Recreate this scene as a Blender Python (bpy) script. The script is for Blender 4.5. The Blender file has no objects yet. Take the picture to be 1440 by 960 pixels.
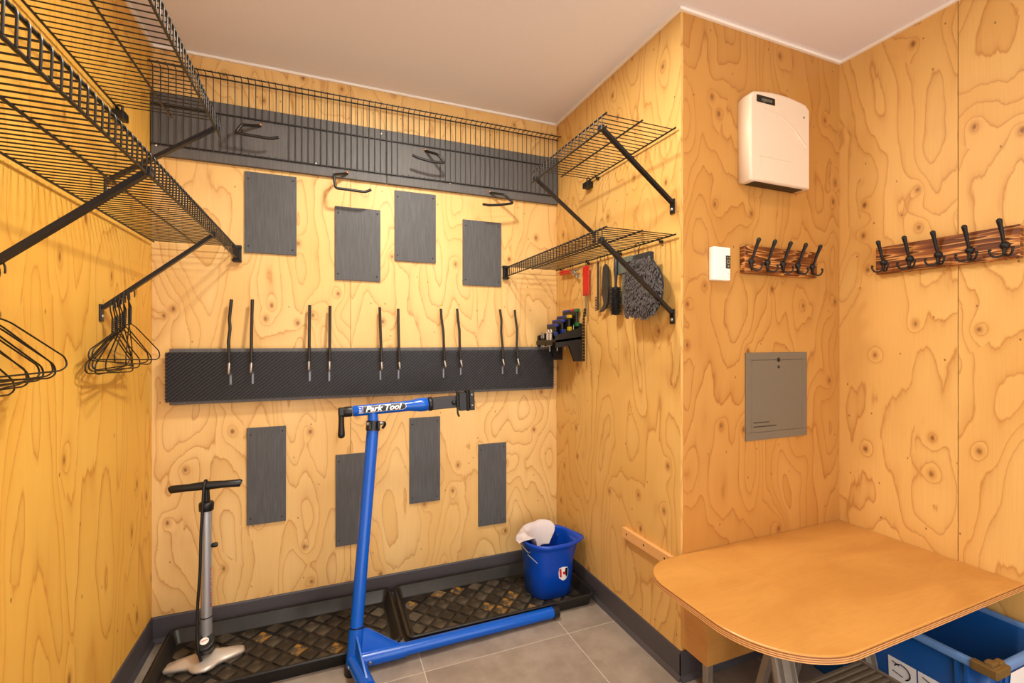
import bpy, bmesh, math, random
from mathutils import Vector, Matrix, noise

random.seed(7)
sc = bpy.context.scene
COL = sc.collection
PI = math.pi

# ------------------------------------------------------------------ camera
F_PX = 650.0
YAW = math.atan2(263.0, 650.0)
CAM = Vector((0.0, 0.0, 1.21))
cd = bpy.data.cameras.new('camera')
cd.sensor_fit = 'HORIZONTAL'
cd.sensor_width = 36.0
cd.lens = 36.0 * F_PX / 1440.0
cd.clip_start = 0.02
cam = bpy.data.objects.new('camera', cd)
COL.objects.link(cam)
cam.location = CAM
cam.rotation_euler = (PI / 2, 0, -YAW)
sc.camera = cam

# ------------------------------------------------------------------ world (soft fill added from behind the camera, through the unseen opening)
w = bpy.data.worlds.new('world')
sc.world = w
w.use_nodes = True
bg = w.node_tree.nodes['Background']
bg.inputs[0].default_value = (1.0, 0.97, 0.95, 1)
bg.inputs[1].default_value = 1.9

# ------------------------------------------------------------------ lamps set into the ceiling
LIGHT_COL = (1.0, 0.945, 0.82)
LAMPS = [((0.34, 1.40), 0.085, 15.0), ((0.66, 0.72), 0.085, 6.0)]   # (x, y), radius, watts
LAMP_Z = 2.388
for (lx, ly), lr, lw in LAMPS:
    ld = bpy.data.lights.new('downlight_glow', 'AREA')
    ld.shape = 'DISK'
    ld.size = lr * 2 - 0.02
    ld.energy = lw
    ld.color = LIGHT_COL
    lo = bpy.data.objects.new('downlight_glow', ld)
    COL.objects.link(lo)
    lo.location = (lx, ly, LAMP_Z - 0.004)

vs = sc.view_settings
vs.view_transform = 'Standard'
vs.look = 'None'
vs.exposure = 0.76
vs.gamma = 1.0
vs.use_curve_mapping = False

# ------------------------------------------------------------------ the room, metres
XL, XR, XRR = -0.645, 1.179, 2.036      # left wall, right wall, far right wall
YB, YJ, YF = 2.26, 1.305, -0.75         # back wall, alcove wall, wall behind the camera
ZC = 2.40
SF, CF = math.sin(YAW), math.cos(YAW)


def at(px, py, X=None, Y=None, Z=None):
    """point of a known plane that a measured direction meets"""
    u = (px - 720.0) / F_PX
    v = (480.0 - py) / F_PX
    if X is not None:
        d = X / (SF + u * CF)
    elif Y is not None:
        d = Y / (CF - u * SF)
    else:
        d = (Z - CAM.z) / v
    return Vector((d * (SF + u * CF), d * (CF - u * SF), CAM.z + v * d))


# ------------------------------------------------------------------ node helpers
def srgb(r, g, b):
    def f(c):
        c /= 255.0
        return c / 12.92 if c <= 0.04045 else ((c + 0.055) / 1.055) ** 2.4
    return (f(r), f(g), f(b), 1.0)


class NT:
    def __init__(s, name):
        s.m = bpy.data.materials.new(name)
        s.m.use_nodes = True
        s.t = s.m.node_tree
        s.b = s.t.nodes['Principled BSDF']

    def put(s, sock, v):
        if hasattr(v, 'node'):
            s.t.links.new(v, sock)
        else:
            sock.default_value = v

    def n(s, typ, ins=None, **kw):
        nd = s.t.nodes.new('ShaderNode' + typ)
        for k, v in kw.items():
            setattr(nd, k, v)
        for k, v in (ins or {}).items():
            s.put(nd.inputs[k], v)
        return nd

    def math(s, op, a, b=0.0, c=0.0, clamp=False):
        nd = s.n('Math', operation=op, use_clamp=clamp)
        s.put(nd.inputs[0], a)
        s.put(nd.inputs[1], b)
        s.put(nd.inputs[2], c)
        return nd.outputs[0]

    def mix(s, f, a, b, mode='MIX'):
        nd = s.n('Mix', data_type='RGBA', blend_type=mode)
        s.put(nd.inputs[0], f)
        s.put(nd.inputs[6], a)
        s.put(nd.inputs[7], b)
        return nd.outputs[2]

    def ramp(s, f, stops, interp='LINEAR'):
        nd = s.n('ValToRGB')
        nd.color_ramp.interpolation = interp
        e = nd.color_ramp.elements
        while len(e) < len(stops):
            e.new(0.5)
        for el, (p, c) in zip(e, stops):
            el.position = p
            el.color = c if isinstance(c, tuple) else (c, c, c, 1)
        s.put(nd.inputs[0], f)
        return nd.outputs[0]

    def rng(s, v, a, b, c=0.0, d=1.0, smooth=True):
        nd = s.n('MapRange', interpolation_type='SMOOTHSTEP' if smooth else 'LINEAR')
        for i, q in enumerate((v, a, b, c, d)):
            s.put(nd.inputs[i], q)
        return nd.outputs[0]

    def noise(s, vec, scale=1.0, detail=2.0, rough=0.5, dist=0.0, dims='3D'):
        nd = s.n('TexNoise', noise_dimensions=dims)
        s.put(nd.inputs['Vector'], vec)
        nd.inputs['Scale'].default_value = scale
        nd.inputs['Detail'].default_value = detail
        nd.inputs['Roughness'].default_value = rough
        nd.inputs['Distortion'].default_value = dist
        return nd.outputs['Fac']

    def vor(s, vec, scale):
        nd = s.n('TexVoronoi', voronoi_dimensions='2D', feature='F1')
        s.put(nd.inputs['Vector'], vec)
        nd.inputs['Scale'].default_value = scale
        return nd.outputs['Distance'], nd.outputs['Color']

    def mapping(s, vec, scale=(1, 1, 1), loc=(0, 0, 0)):
        nd = s.n('Mapping')
        s.put(nd.inputs[0], vec)
        nd.inputs['Scale'].default_value = scale
        nd.inputs['Location'].default_value = loc
        return nd.outputs[0]

    def coord(s, which='Object'):
        return s.n('TexCoord').outputs[which]

    def bump(s, h, strength=0.2, dist=0.002):
        nd = s.n('Bump')
        nd.inputs['Strength'].default_value = strength
        nd.inputs['Distance'].default_value = dist
        s.put(nd.inputs['Height'], h)
        s.put(s.b.inputs['Normal'], nd.outputs[0])

    def fin(s, color, rough=0.5, metal=0.0, spec=None):
        s.put(s.b.inputs['Base Color'], color)
        s.put(s.b.inputs['Roughness'], rough)
        s.put(s.b.inputs['Metallic'], metal)
        if spec is not None:
            s.b.inputs['Specular IOR Level'].default_value = spec
        return s.m


def plain(name, col, rough=0.5, metal=0.0, vary=0.06, scale=40.0, bump=0.0, spec=None):
    """one colour, broken up by a fine noise"""
    s = NT(name)
    f = s.noise(s.coord(), scale, 3, 0.55)
    c = s.mix(f, tuple(min(1, x * (1 - vary)) for x in col[:3]) + (1,), tuple(min(1, x * (1 + vary)) for x in col[:3]) + (1,))
    if bump:
        s.bump(f, bump, 0.001)
    return s.fin(c, rough, metal, spec)


def plywood(name, light, mid, line, knot=(105, 60, 30), n_bands=6.5, offset=(0, 0, 0), stretch=1.0):
    """rotary-cut fir veneer: contour figure, knots, pin knots, fine grain"""
    s = NT(name)
    uv = s.mapping(s.coord('UV'), (1, stretch, 1), offset)
    kd, kc = s.vor(s.mapping(uv, (1, 0.72, 1)), 6.2)
    sep = s.n('SeparateColor', {0: kc})
    has = s.math('GREATER_THAN', sep.outputs[0], 0.45)
    well = s.math('MULTIPLY', has, s.math('POWER', 2.718, s.math('MULTIPLY', kd, -7.0)))
    n1 = s.noise(s.mapping(uv, (4.6, 1.5, 1)), 1.0, 1.5, 0.4, 0.25)
    n3 = s.noise(s.mapping(uv, (24, 6, 1)), 1.0, 1.0, 0.5)
    n4 = s.noise(s.mapping(uv, (110, 16, 1)), 1.0, 1.0, 0.5)
    h = s.math('MULTIPLY', n1, n_bands)
    h = s.math('MULTIPLY_ADD', well, 2.3, h)
    h = s.math('MULTIPLY_ADD', n3, 0.60, h)
    h = s.math('MULTIPLY_ADD', n4, 0.14, h)
    f = s.math('FRACT', h)
    band = s.n('TexWhiteNoise', {'W': s.math('FLOOR', h)}, noise_dimensions='1D').outputs[0]
    saw = s.ramp(f, [(0.0, 0.2), (0.06, 0.0), (0.5, 0.05), (0.78, 0.18), (0.915, 0.46), (0.96, 1.0), (1.0, 0.35)])
    big = s.noise(s.mapping(uv, (2.2, 1.2, 1), (3, 7, 0)), 1.0, 2, 0.5)
    base = s.mix(s.rng(s.math('MULTIPLY_ADD', band, 0.25, s.math('MULTIPLY', big, 0.75)), 0.15, 0.85), light, mid)
    lined = s.mix(s.math('MULTIPLY', saw, s.rng(big, 0.2, 0.8, 0.84, 0.46)), base, line)
    fine = s.noise(s.mapping(uv, (260, 5, 1)), 1.0, 3, 0.6)
    lined = s.mix(s.rng(fine, 0.3, 0.8, 0.0, 0.12), lined, line)
    halo = s.math('MULTIPLY', has, s.rng(kd, 0.15, 0.04, 0.0, 0.38))
    lined = s.mix(halo, lined, line)
    core = s.math('MULTIPLY', has, s.rng(s.math('MULTIPLY_ADD', n3, 0.05, s.math('MULTIPLY_ADD', n4, 0.05, kd)), 0.115, 0.055, 0.0, 0.75))
    lined = s.mix(core, lined, srgb(*knot))
    pd, pc = s.vor(s.mapping(uv, (1, 0.7, 1), (5.3, 2.1, 0)), 11.0)
    ps = s.n('SeparateColor', {0: pc})
    pin = s.math('MULTIPLY', s.math('GREATER_THAN', ps.outputs[1], 0.70), s.rng(s.math('MULTIPLY_ADD', n4, 0.02, pd), 0.050, 0.026, 0.0, 0.75))
    lined = s.mix(pin, lined, srgb(96, 54, 26))
    s.bump(s.math('ADD', s.math('MULTIPLY', saw, -0.3), s.math('MULTIPLY', fine, 0.3)), 0.10, 0.001)
    return s.fin(lined, 0.46, 0.0, 0.35)


M = {}
M['ply_back'] = plywood('fir_plywood_back', srgb(235, 199, 136), srgb(224, 180, 109), srgb(178, 116, 54), n_bands=13)
M['ply_left'] = plywood('fir_plywood_left', srgb(234, 188, 90), srgb(226, 170, 68), srgb(186, 118, 34), offset=(11, 3, 0), n_bands=13, stretch=.62)
M['ply_right'] = plywood('fir_plywood_right', srgb(226, 186, 114), srgb(214, 166, 90), srgb(168, 106, 44), offset=(21, 5, 0), n_bands=13)
M['ply_alcove_shaded'] = plywood('fir_plywood_alcove_shaded', srgb(200, 150, 80), srgb(187, 132, 63), srgb(148, 88, 34), offset=(31, 9, 0), n_bands=13)  # alcove's dimmer light painted into the veneer as darker, browner tones
M['ply_far'] = plywood('fir_plywood_far_right', srgb(226, 184, 112), srgb(218, 168, 94), srgb(174, 112, 48), offset=(43, 1, 0), n_bands=11.5)


def grey_board(name, col):
    s = NT(name)
    g = s.mapping(s.coord('UV'), (160, 9, 1))
    f = s.noise(g, 1.0, 3, 0.6, 0.3)
    k = s.noise(s.mapping(s.coord('UV'), (9, 3, 1)), 1.0, 2, 0.5)
    c = s.mix(s.rng(f, 0.35, 0.75), tuple(x * 0.86 for x in col[:3]) + (1,), tuple(x * 1.16 for x in col[:3]) + (1,))
    c = s.mix(s.rng(k, 0.6, 0.8, 0, 0.2), c, tuple(x * 1.4 for x in col[:3]) + (1,))
    s.bump(f, 0.3, 0.001)
    return s.fin(c, 0.55, 0, 0.35)


M['grey_board'] = grey_board('grey_painted_board', srgb(93, 90, 89))
M['grey_pad'] = grey_board('grey_painted_pad', srgb(83, 83, 85))
M['wire'] = plain('black_coated_wire', srgb(20, 17, 15), 0.35, 0.0)
M['brace'] = plain('black_steel_brace', srgb(17, 17, 23), 0.38, 0.1)
M['black_plastic'] = plain('black_plastic', srgb(16, 15, 16), 0.42)
M['black_iron'] = plain('matt_black_iron', srgb(22, 21, 22), 0.5, 0.2, bump=0.1)
M['hook_black'] = plain('black_vinyl_hook', srgb(24, 20, 18), 0.42)
M['peg'] = plain('black_rubber_peg', srgb(28, 22, 18), 0.5)
M['steel'] = plain('bright_steel', srgb(200, 198, 195), 0.3, 0.9)
M['dull_steel'] = plain('dull_steel', srgb(150, 145, 140), 0.42, 0.7)
M['screw'] = plain('zinc_screw', srgb(205, 200, 190), 0.35, 0.8)
M['copper'] = plain('bare_brass_end', srgb(200, 130, 70), 0.4, 0.6)
M['blue_paint'] = plain('blue_enamel', srgb(0, 86, 192), 0.22, 0.0, 0.03, spec=0.45)
M['bucket_blue'] = plain('blue_bucket_plastic', srgb(0, 66, 178), 0.32, 0.0, 0.03)
M['crate_blue'] = plain('blue_crate_plastic', srgb(10, 78, 150), 0.35, 0.0, 0.05)
M['crate_rim'] = plain('pale_blue_worn_rim', srgb(92, 134, 190), 0.4, 0.0, 0.12, 30)
M['latch'] = plain('brown_corner_latch', srgb(112, 88, 50), 0.35, 0.3, 0.2)
M['cream'] = plain('cream_plastic', srgb(228, 208, 184), 0.38, 0.0, 0.015, spec=0.4)
M['white_plastic'] = plain('white_plastic', srgb(246, 240, 232), 0.42, 0.0, 0.01)
M['white_print'] = plain('white_print', srgb(240, 240, 240), 0.5, 0.0, 0.01)
M['black_print'] = plain('black_print', srgb(14, 15, 20), 0.45, 0.0, 0.02)
M['screen'] = plain('dark_display', srgb(60, 62, 54), 0.25, 0.0, 0.05)
M['screen_mark'] = plain('display_mark', srgb(150, 150, 130), 0.4)
M['panel_grey'] = plain('taupe_enamel', srgb(112, 104, 90), 0.4, 0.0, 0.03)
M['red'] = plain('red_vinyl', srgb(196, 20, 18), 0.35)
M['green'] = plain('green_plastic', srgb(12, 92, 46), 0.4)
M['yellow'] = plain('yellow_plastic', srgb(190, 162, 20), 0.4)
M['tool_blue'] = plain('blue_handle', srgb(16, 44, 130), 0.4)
M['grey_green'] = plain('grey_green_plastic', srgb(96, 104, 98), 0.5)
M['charcoal'] = plain('charcoal_plastic', srgb(44, 44, 46), 0.45)
M['bristle'] = plain('black_bristles', srgb(12, 11, 12), 0.7)
M['mitt'] = plain('grey_chenille', srgb(88, 82, 82), 0.95, 0.0, 0.2, 60, spec=0.1)
M['mitt_body'] = plain('dark_mitt_lining', srgb(42, 40, 40), 0.95)
M['cloth'] = plain('pale_cloth', srgb(212, 203, 205), 0.9, 0.0, 0.05, 90, bump=0.2, spec=0.1)
M['baseboard'] = plain('grey_vinyl_base', srgb(74, 70, 74), 0.45, 0.0, 0.05)
M['ceiling'] = plain('ceiling_paint', srgb(232, 228, 230), 0.8, 0.0, 0.01, spec=0.2)
M['caulk'] = plain('white_caulk', srgb(244, 238, 228), 0.6, 0.0, 0.01)
M['grout'] = plain('pale_grout', srgb(200, 190, 177), 0.85)
M['backing'] = plain('dark_gap', srgb(40, 28, 18), 0.9)
M['silver'] = plain('silver_paint', srgb(190, 192, 196), 0.32, 0.65, 0.03)
M['cast'] = plain('cast_aluminium', srgb(205, 196, 186), 0.42, 0.55, 0.06)
M['alu'] = plain('worn_aluminium', srgb(158, 150, 140), 0.42, 0.6, 0.1)
M['alu_step'] = plain('dusty_aluminium_tread', srgb(128, 118, 102), 0.55, 0.4, 0.12)
M['lamp_white'] = plain('lamp_trim_white', srgb(240, 240, 238), 0.4)


def tile_mat():
    s = NT('grey_stone_tile')
    o = s.coord()
    info = s.n('ObjectInfo').outputs['Random']
    v = s.n('VectorMath', operation='ADD')
    s.put(v.inputs[0], s.coord('Generated'))
    comb = s.n('CombineXYZ', {0: s.math('MULTIPLY', info, 37.0), 1: s.math('MULTIPLY', info, 11.0)})
    s.put(v.inputs[1], comb.outputs[0])
    a = s.noise(v.outputs[0], 4.0, 5, 0.62)
    b = s.noise(v.outputs[0], 26.0, 4, 0.6)
    c = s.mix(s.rng(a, 0.3, 0.72), srgb(136, 123, 111), srgb(160, 147, 134))
    c = s.mix(s.rng(b, 0.62, 0.8, 0, 0.35), c, srgb(180, 170, 158))
    s.bump(b, 0.08, 0.001)
    return s.fin(c, 0.5, 0, 0.35)


M['tile'] = tile_mat()


def tray_mat(name, lo, hi, stain=0.0):
    s = NT(name)
    o = s.coord()
    a = s.noise(o, 9.0, 4, 0.6)
    b = s.noise(o, 45.0, 3, 0.6)
    rnd = s.n('ObjectInfo').outputs['Random']
    c = s.mix(s.rng(s.math('MULTIPLY_ADD', rnd, 0.22, a), 0.48, 0.95), lo, hi)
    c = s.mix(s.rng(b, 0.55, 0.75, 0, 0.35), c, hi)
    if stain:
        g = s.math('MULTIPLY', s.math('GREATER_THAN', rnd, 0.91), s.rng(b, 0.45, 0.6, 0, stain))
        c = s.mix(g, c, srgb(176, 128, 40))
    s.bump(b, 0.15, 0.001)
    return s.fin(c, 0.42, 0, 0.4)


M['tray'] = tray_mat('black_tray_plastic', srgb(22, 21, 22), srgb(42, 38, 35))
M['tread'] = tray_mat('dusty_tray_tread', srgb(30, 28, 26), srgb(104, 95, 82), 0.6)
M['rib_top'] = plain('grey_rubber_ribs', srgb(50, 48, 51), 0.5, 0.0, 0.3, 30)  # paler grey than the mat, so the ribs stand out
M['tab'] = plain('dark_steel_tab', srgb(120, 122, 132), 0.4, 0.6)
M['rib_mat'] = plain('black_ribbed_rubber', srgb(14, 13, 14), 0.5, 0.0, 0.15, 50)


def bench_mat():
    s = NT('orange_birch_top')
    o = s.coord('UV')
    a = s.noise(s.mapping(o, (3.0, 7.0, 1)), 1.0, 4, 0.6, 0.6)
    b = s.noise(s.mapping(o, (14, 120, 1)), 1.0, 3, 0.6)
    c = s.mix(s.rng(a, 0.3, 0.75), srgb(190, 134, 66), srgb(205, 150, 78))
    c = s.mix(s.rng(b, 0.45, 0.8, 0, 0.22), c, srgb(168, 108, 50))
    s.bump(b, 0.06, 0.001)
    return s.fin(c, 0.36, 0, 0.45)


M['bench'] = bench_mat()
M['veneer_light'] = plain('pale_ply_layer', srgb(222, 168, 104), 0.5, 0.0, 0.08)
M['veneer_dark'] = plain('dark_ply_layer', srgb(150, 92, 48), 0.5, 0.0, 0.08)


def rack_mat():
    s = NT('burnt_pine')
    o = s.coord('UV')
    d = s.noise(s.mapping(o, (1.6, 46, 1)), 1.0, 2, 0.5, 0.1)
    k = s.noise(s.mapping(o, (2.2, 9, 1), (4, 4, 0)), 1.0, 1, 0.5)
    f = s.math('FRACT', s.math('MULTIPLY', s.math('MULTIPLY_ADD', k, 0.9, s.math('MULTIPLY', d, 0.35)), 11.0))
    c = s.ramp(f, [(0.0, srgb(74, 38, 18)), (0.4, srgb(120, 64, 28)), (0.70, srgb(164, 98, 44)), (0.92, srgb(228, 164, 92)), (1.0, srgb(80, 42, 20))])
    b = s.noise(s.mapping(o, (3, 14, 1), (1, 2, 0)), 1.0, 2, 0.5)
    c = s.mix(s.rng(b, 0.4, 0.62, 0.0, 0.45), c, srgb(92, 46, 20))
    s.bump(f, 0.15, 0.001)
    return s.fin(c, 0.4, 0, 0.4)


M['rack_wood'] = rack_mat()


def lamp_mat():
    s = NT('lit_diffuser')
    f = s.noise(s.coord(), 10)
    s.b.inputs['Emission Color'].default_value = LIGHT_COL + (1,)
    s.b.inputs['Emission Strength'].default_value = 4.0
    return s.fin(s.mix(f, srgb(250, 248, 240), srgb(255, 252, 246)), 0.5)


M['lamp'] = lamp_mat()

# ------------------------------------------------------------------ mesh helpers
WLOC = {}


def wloc(o):
    return WLOC.get(o.name, Vector((0, 0, 0))) if o is not None else Vector((0, 0, 0))


def rounded(pts, r, seg=4, closed=False):
    """polyline with its corners rounded"""
    P = [Vector(p) for p in pts]
    n = len(P)
    out = []
    for i in range(n):
        if not closed and i in (0, n - 1):
            out.append(P[i])
            continue
        a, b, c = P[i - 1], P[i], P[(i + 1) % n]
        d1, d2 = (a - b), (c - b)
        rr = min(r, d1.length * 0.48, d2.length * 0.48)
        p1, p2 = b + d1.normalized() * rr, b + d2.normalized() * rr
        for k in range(seg + 1):
            t = k / seg
            out.append(p1 * (1 - t) ** 2 + b * 2 * t * (1 - t) + p2 * t * t)
    return out


class MB:
    def __init__(s):
        s.v, s.f, s.mi, s.sm = [], [], [], []

    def add(s, verts, faces, mi=0, smooth=False):
        o = len(s.v)
        s.v += [Vector(p) for p in verts]
        s.f += [[i + o for i in f] for f in faces]
        s.mi += [mi] * len(faces)
        s.sm += [smooth] * len(faces)
        return s

    def box(s, a, b, mi=0, bev=0.0):
        x0, x1 = sorted((a[0], b[0]))
        y0, y1 = sorted((a[1], b[1]))
        z0, z1 = sorted((a[2], b[2]))
        if bev > 0:
            bm = bmesh.new()
            bmesh.ops.create_cube(bm, size=1.0, matrix=Matrix.Translation(((x0 + x1) / 2, (y0 + y1) / 2, (z0 + z1) / 2)) @ Matrix.Diagonal((x1 - x0, y1 - y0, z1 - z0, 1)))
            bmesh.ops.bevel(bm, geom=bm.edges[:], offset=bev, segments=2, profile=0.5, affect='EDGES')
            s.bm(bm, mi)
            return s
        vv = [(x, y, z) for x in (x0, x1) for y in (y0, y1) for z in (z0, z1)]
        return s.add(vv, [[0, 1, 3, 2], [4, 6, 7, 5], [0, 4, 5, 1], [2, 3, 7, 6], [0, 2, 6, 4], [1, 5, 7, 3]], mi)

    def bm(s, bm, mi=0, smooth=False):
        bm.verts.index_update()
        s.add([v.co.copy() for v in bm.verts], [[v.index for v in f.verts] for f in bm.faces], mi, smooth)
        bm.free()
        return s

    def tube(s, pts, r, seg=6, mi=0, caps=True, closed=False, flat=None):
        """round bar along a path; r a number or one per point; flat=(axis, factor) squashes it along an axis"""
        P = [Vector(p) for p in pts]
        n = len(P)
        R = r if isinstance(r, (list, tuple)) else [r] * n
        T = []
        for i in range(n):
            if closed:
                d = P[(i + 1) % n] - P[i - 1]
            else:
                d = P[min(i + 1, n - 1)] - P[max(i - 1, 0)]
            T.append(d.normalized() if d.length > 1e-9 else Vector((0, 0, 1)))
        up = Vector((0, 0, 1)) if abs(T[0].z) < 0.9 else Vector((1, 0, 0))
        nrm = (up - T[0] * up.dot(T[0])).normalized()
        vs_, fs = [], []
        for i in range(n):
            if i:
                nrm = nrm - T[i] * nrm.dot(T[i])
                nrm = nrm.normalized() if nrm.length > 1e-6 else T[i].orthogonal().normalized()
            bi = T[i].cross(nrm)
            for k in range(seg):
                a = 2 * PI * k / seg
                off = (nrm * math.cos(a) + bi * math.sin(a)) * R[i]
                if flat:
                    ax, fac = flat
                    ax = Vector(ax)
                    off = off - ax * off.dot(ax) * (1 - fac)
                vs_.append(P[i] + off)
        for i in range(n if closed else n - 1):
            j = (i + 1) % n
            for k in range(seg):
                l = (k + 1) % seg
                fs.append([i * seg + k, i * seg + l, j * seg + l, j * seg + k])
        s.add(vs_, fs, mi, True)
        if caps and not closed:
            s.add([vs_[k] for k in range(seg)][::-1], [list(range(seg))], mi)
            s.add(vs_[-seg:], [list(range(seg))], mi)
        return s

    def bar(s, a, b, wd, th, side, mi=0):
        """flat bar from a to b, wd along side, th across"""
        a, b = Vector(a), Vector(b)
        t = (b - a).normalized()
        sd = Vector(side)
        sd = (sd - t * sd.dot(t)).normalized()
        n = t.cross(sd)
        vv = []
        for p in (a, b):
            for (i, j) in ((-1, -1), (1, -1), (1, 1), (-1, 1)):
                vv.append(p + sd * (wd / 2 * i) + n * (th / 2 * j))
        return s.add(vv, [[3, 2, 1, 0], [4, 5, 6, 7], [0, 1, 5, 4], [1, 2, 6, 5], [2, 3, 7, 6], [3, 0, 4, 7]], mi)

    def loft(s, rings, cap0=True, cap1=True, mi=0, smooth=True, close=False):
        n = len(rings[0])
        vv = [p for r in rings for p in r]
        fs = []
        m = len(rings)
        for i in range(m if close else m - 1):
            j = (i + 1) % m
            for k in range(n):
                l = (k + 1) % n
                fs.append([i * n + k, i * n + l, j * n + l, j * n + k])
        s.add(vv, fs, mi, smooth)
        if not close:
            if cap0:
                s.add(rings[0][::-1], [list(range(n))], mi)
            if cap1:
                s.add(rings[-1], [list(range(n))], mi)
        return s

    def lathe(s, prof, c=(0, 0, 0), axis=(0, 0, 1), seg=20, mi=0):
        """prof: (radius, height) pairs along axis from c"""
        ax = Vector(axis).normalized()
        u = ax.orthogonal().normalized()
        v = ax.cross(u)
        c = Vector(c)
        rings = []
        for r, h in prof:
            rings.append([c + ax * h + (u * math.cos(2 * PI * k / seg) + v * math.sin(2 * PI * k / seg)) * max(r, 1e-5) for k in range(seg)])
        return s.loft(rings, True, True, mi)

    def prism(s, poly, off, mi=0, smooth=False):
        """outline (3-D points) pushed along a vector"""
        P = [Vector(p) for p in poly]
        o = Vector(off)
        n = len(P)
        s.add(P + [p + o for p in P], [[i, (i + 1) % n, (i + 1) % n + n, i + n] for i in range(n)], mi, smooth)
        s.add(P[::-1], [list(range(n))], mi)
        s.add([p + o for p in P], [list(range(n))], mi)
        return s

    def build(s, name, mats, parent=None, origin=None, uv=None, at_parent=True):
        if not isinstance(mats, (list, tuple)):
            mats = [mats]
        if origin is None:
            if parent is not None:
                origin = wloc(parent)
            else:
                xs = [p.x for p in s.v]
                ys = [p.y for p in s.v]
                origin = Vector(((min(xs) + max(xs)) / 2, (min(ys) + max(ys)) / 2, min(p.z for p in s.v)))
        origin = Vector(origin)
        me = bpy.data.meshes.new(name)
        me.from_pydata([p - origin for p in s.v], [], s.f)
        for m in mats:
            me.materials.append(m)
        me.polygons.foreach_set('material_index', s.mi)
        me.polygons.foreach_set('use_smooth', s.sm)
        bm = bmesh.new()
        bm.from_mesh(me)
        bmesh.ops.recalc_face_normals(bm, faces=bm.faces[:])
        bm.to_mesh(me)
        bm.free()
        if uv is not None:
            ou, ov = uv
            lay = me.uv_layers.new(name='UVMap')
            for p in me.polygons:
                nn = p.normal
                a = max(range(3), key=lambda i: abs(nn[i]))
                for li in p.loop_indices:
                    q = me.vertices[me.loops[li].vertex_index].co + origin
                    if a == 0:
                        t = (q.y, q.z)
                    elif a == 1:
                        t = (q.x, q.z)
                    else:
                        t = (q.x, q.y)
                    lay.data[li].uv = (t[0] + ou, t[1] + ov)
        me.update()
        o = bpy.data.objects.new(name, me)
        COL.objects.link(o)
        if parent is not None:
            o.parent = parent
            o.location = origin - wloc(parent)
        else:
            o.location = origin
        WLOC[o.name] = origin
        return o


def share(src, parent, loc, name=None, rot=None):
    """another object with the same mesh, at a world place"""
    o = bpy.data.objects.new(name or src.name.split('.')[0], src.data)
    COL.objects.link(o)
    o.parent = parent
    o.location = Vector(loc) - wloc(parent)
    if rot:
        o.rotation_euler = rot
    WLOC[o.name] = Vector(loc)
    return o


def tag(o, label=None, cat=None, group=None, kind=None):
    if label:
        o['label'] = label
    if cat:
        o['category'] = cat
    if group:
        o['group'] = group
    if kind:
        o['kind'] = kind
    return o


def thing(name, loc, label, cat, group=None):
    o = bpy.data.objects.new(name, None)
    o.empty_display_size = 0.05
    COL.objects.link(o)
    o.location = loc
    WLOC[o.name] = Vector(loc)
    return tag(o, label, cat, group)


def struct(o):
    o['kind'] = 'structure'
    return o


def rrect(cx, cy, wx, wy, r, z, n=5):
    """rounded rectangle ring"""
    out = []
    r = min(r, wx / 2 - 1e-4, wy / 2 - 1e-4)
    for (sx, sy, a0) in ((1, 1, 0), (-1, 1, PI / 2), (-1, -1, PI), (1, -1, 1.5 * PI)):
        for k in range(n + 1):
            a = a0 + PI / 2 * k / n
            out.append(Vector((cx + sx * (wx / 2 - r) + r * math.cos(a), cy + sy * (wy / 2 - r) + r * math.sin(a), z)))
    return out


def text_mesh(body, size, shear=0.0, offset=0.0):
    """letters as flat triangles, centred, in the XY plane"""
    cu = bpy.data.curves.new('lettering', 'FONT')
    cu.body = body
    cu.size = size
    cu.shear = shear
    cu.offset = offset
    cu.align_x = 'CENTER'
    cu.align_y = 'CENTER'
    cu.resolution_u = 3
    ob = bpy.data.objects.new('lettering', cu)
    COL.objects.link(ob)
    bpy.context.view_layer.update()
    me = bpy.data.meshes.new_from_object(ob.evaluated_get(bpy.context.evaluated_depsgraph_get()))
    V = [v.co.copy() for v in me.vertices]
    Fc = [list(p.vertices) for p in me.polygons]
    bpy.data.objects.remove(ob)
    bpy.data.meshes.remove(me)
    return V, Fc


def slice_mesh(V, F, step):
    """cut flat lettering into strips so that it can follow a round surface"""
    bm = bmesh.new()
    vs_ = [bm.verts.new(p) for p in V]
    for f in F:
        try:
            bm.faces.new([vs_[i] for i in f])
        except ValueError:
            pass
    lo, hi = min(p.y for p in V), max(p.y for p in V)
    y = lo + step
    while y < hi:
        bmesh.ops.bisect_plane(bm, geom=bm.verts[:] + bm.edges[:] + bm.faces[:], plane_co=(0, y, 0), plane_no=(0, 1, 0))
        y += step
    bm.verts.index_update()
    V2, F2 = [v.co.copy() for v in bm.verts], [[v.index for v in f.verts] for f in bm.faces]
    bm.free()
    return V2, F2


# ================================================================== THE SETTING
T = 0.012      # plywood thickness

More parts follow.
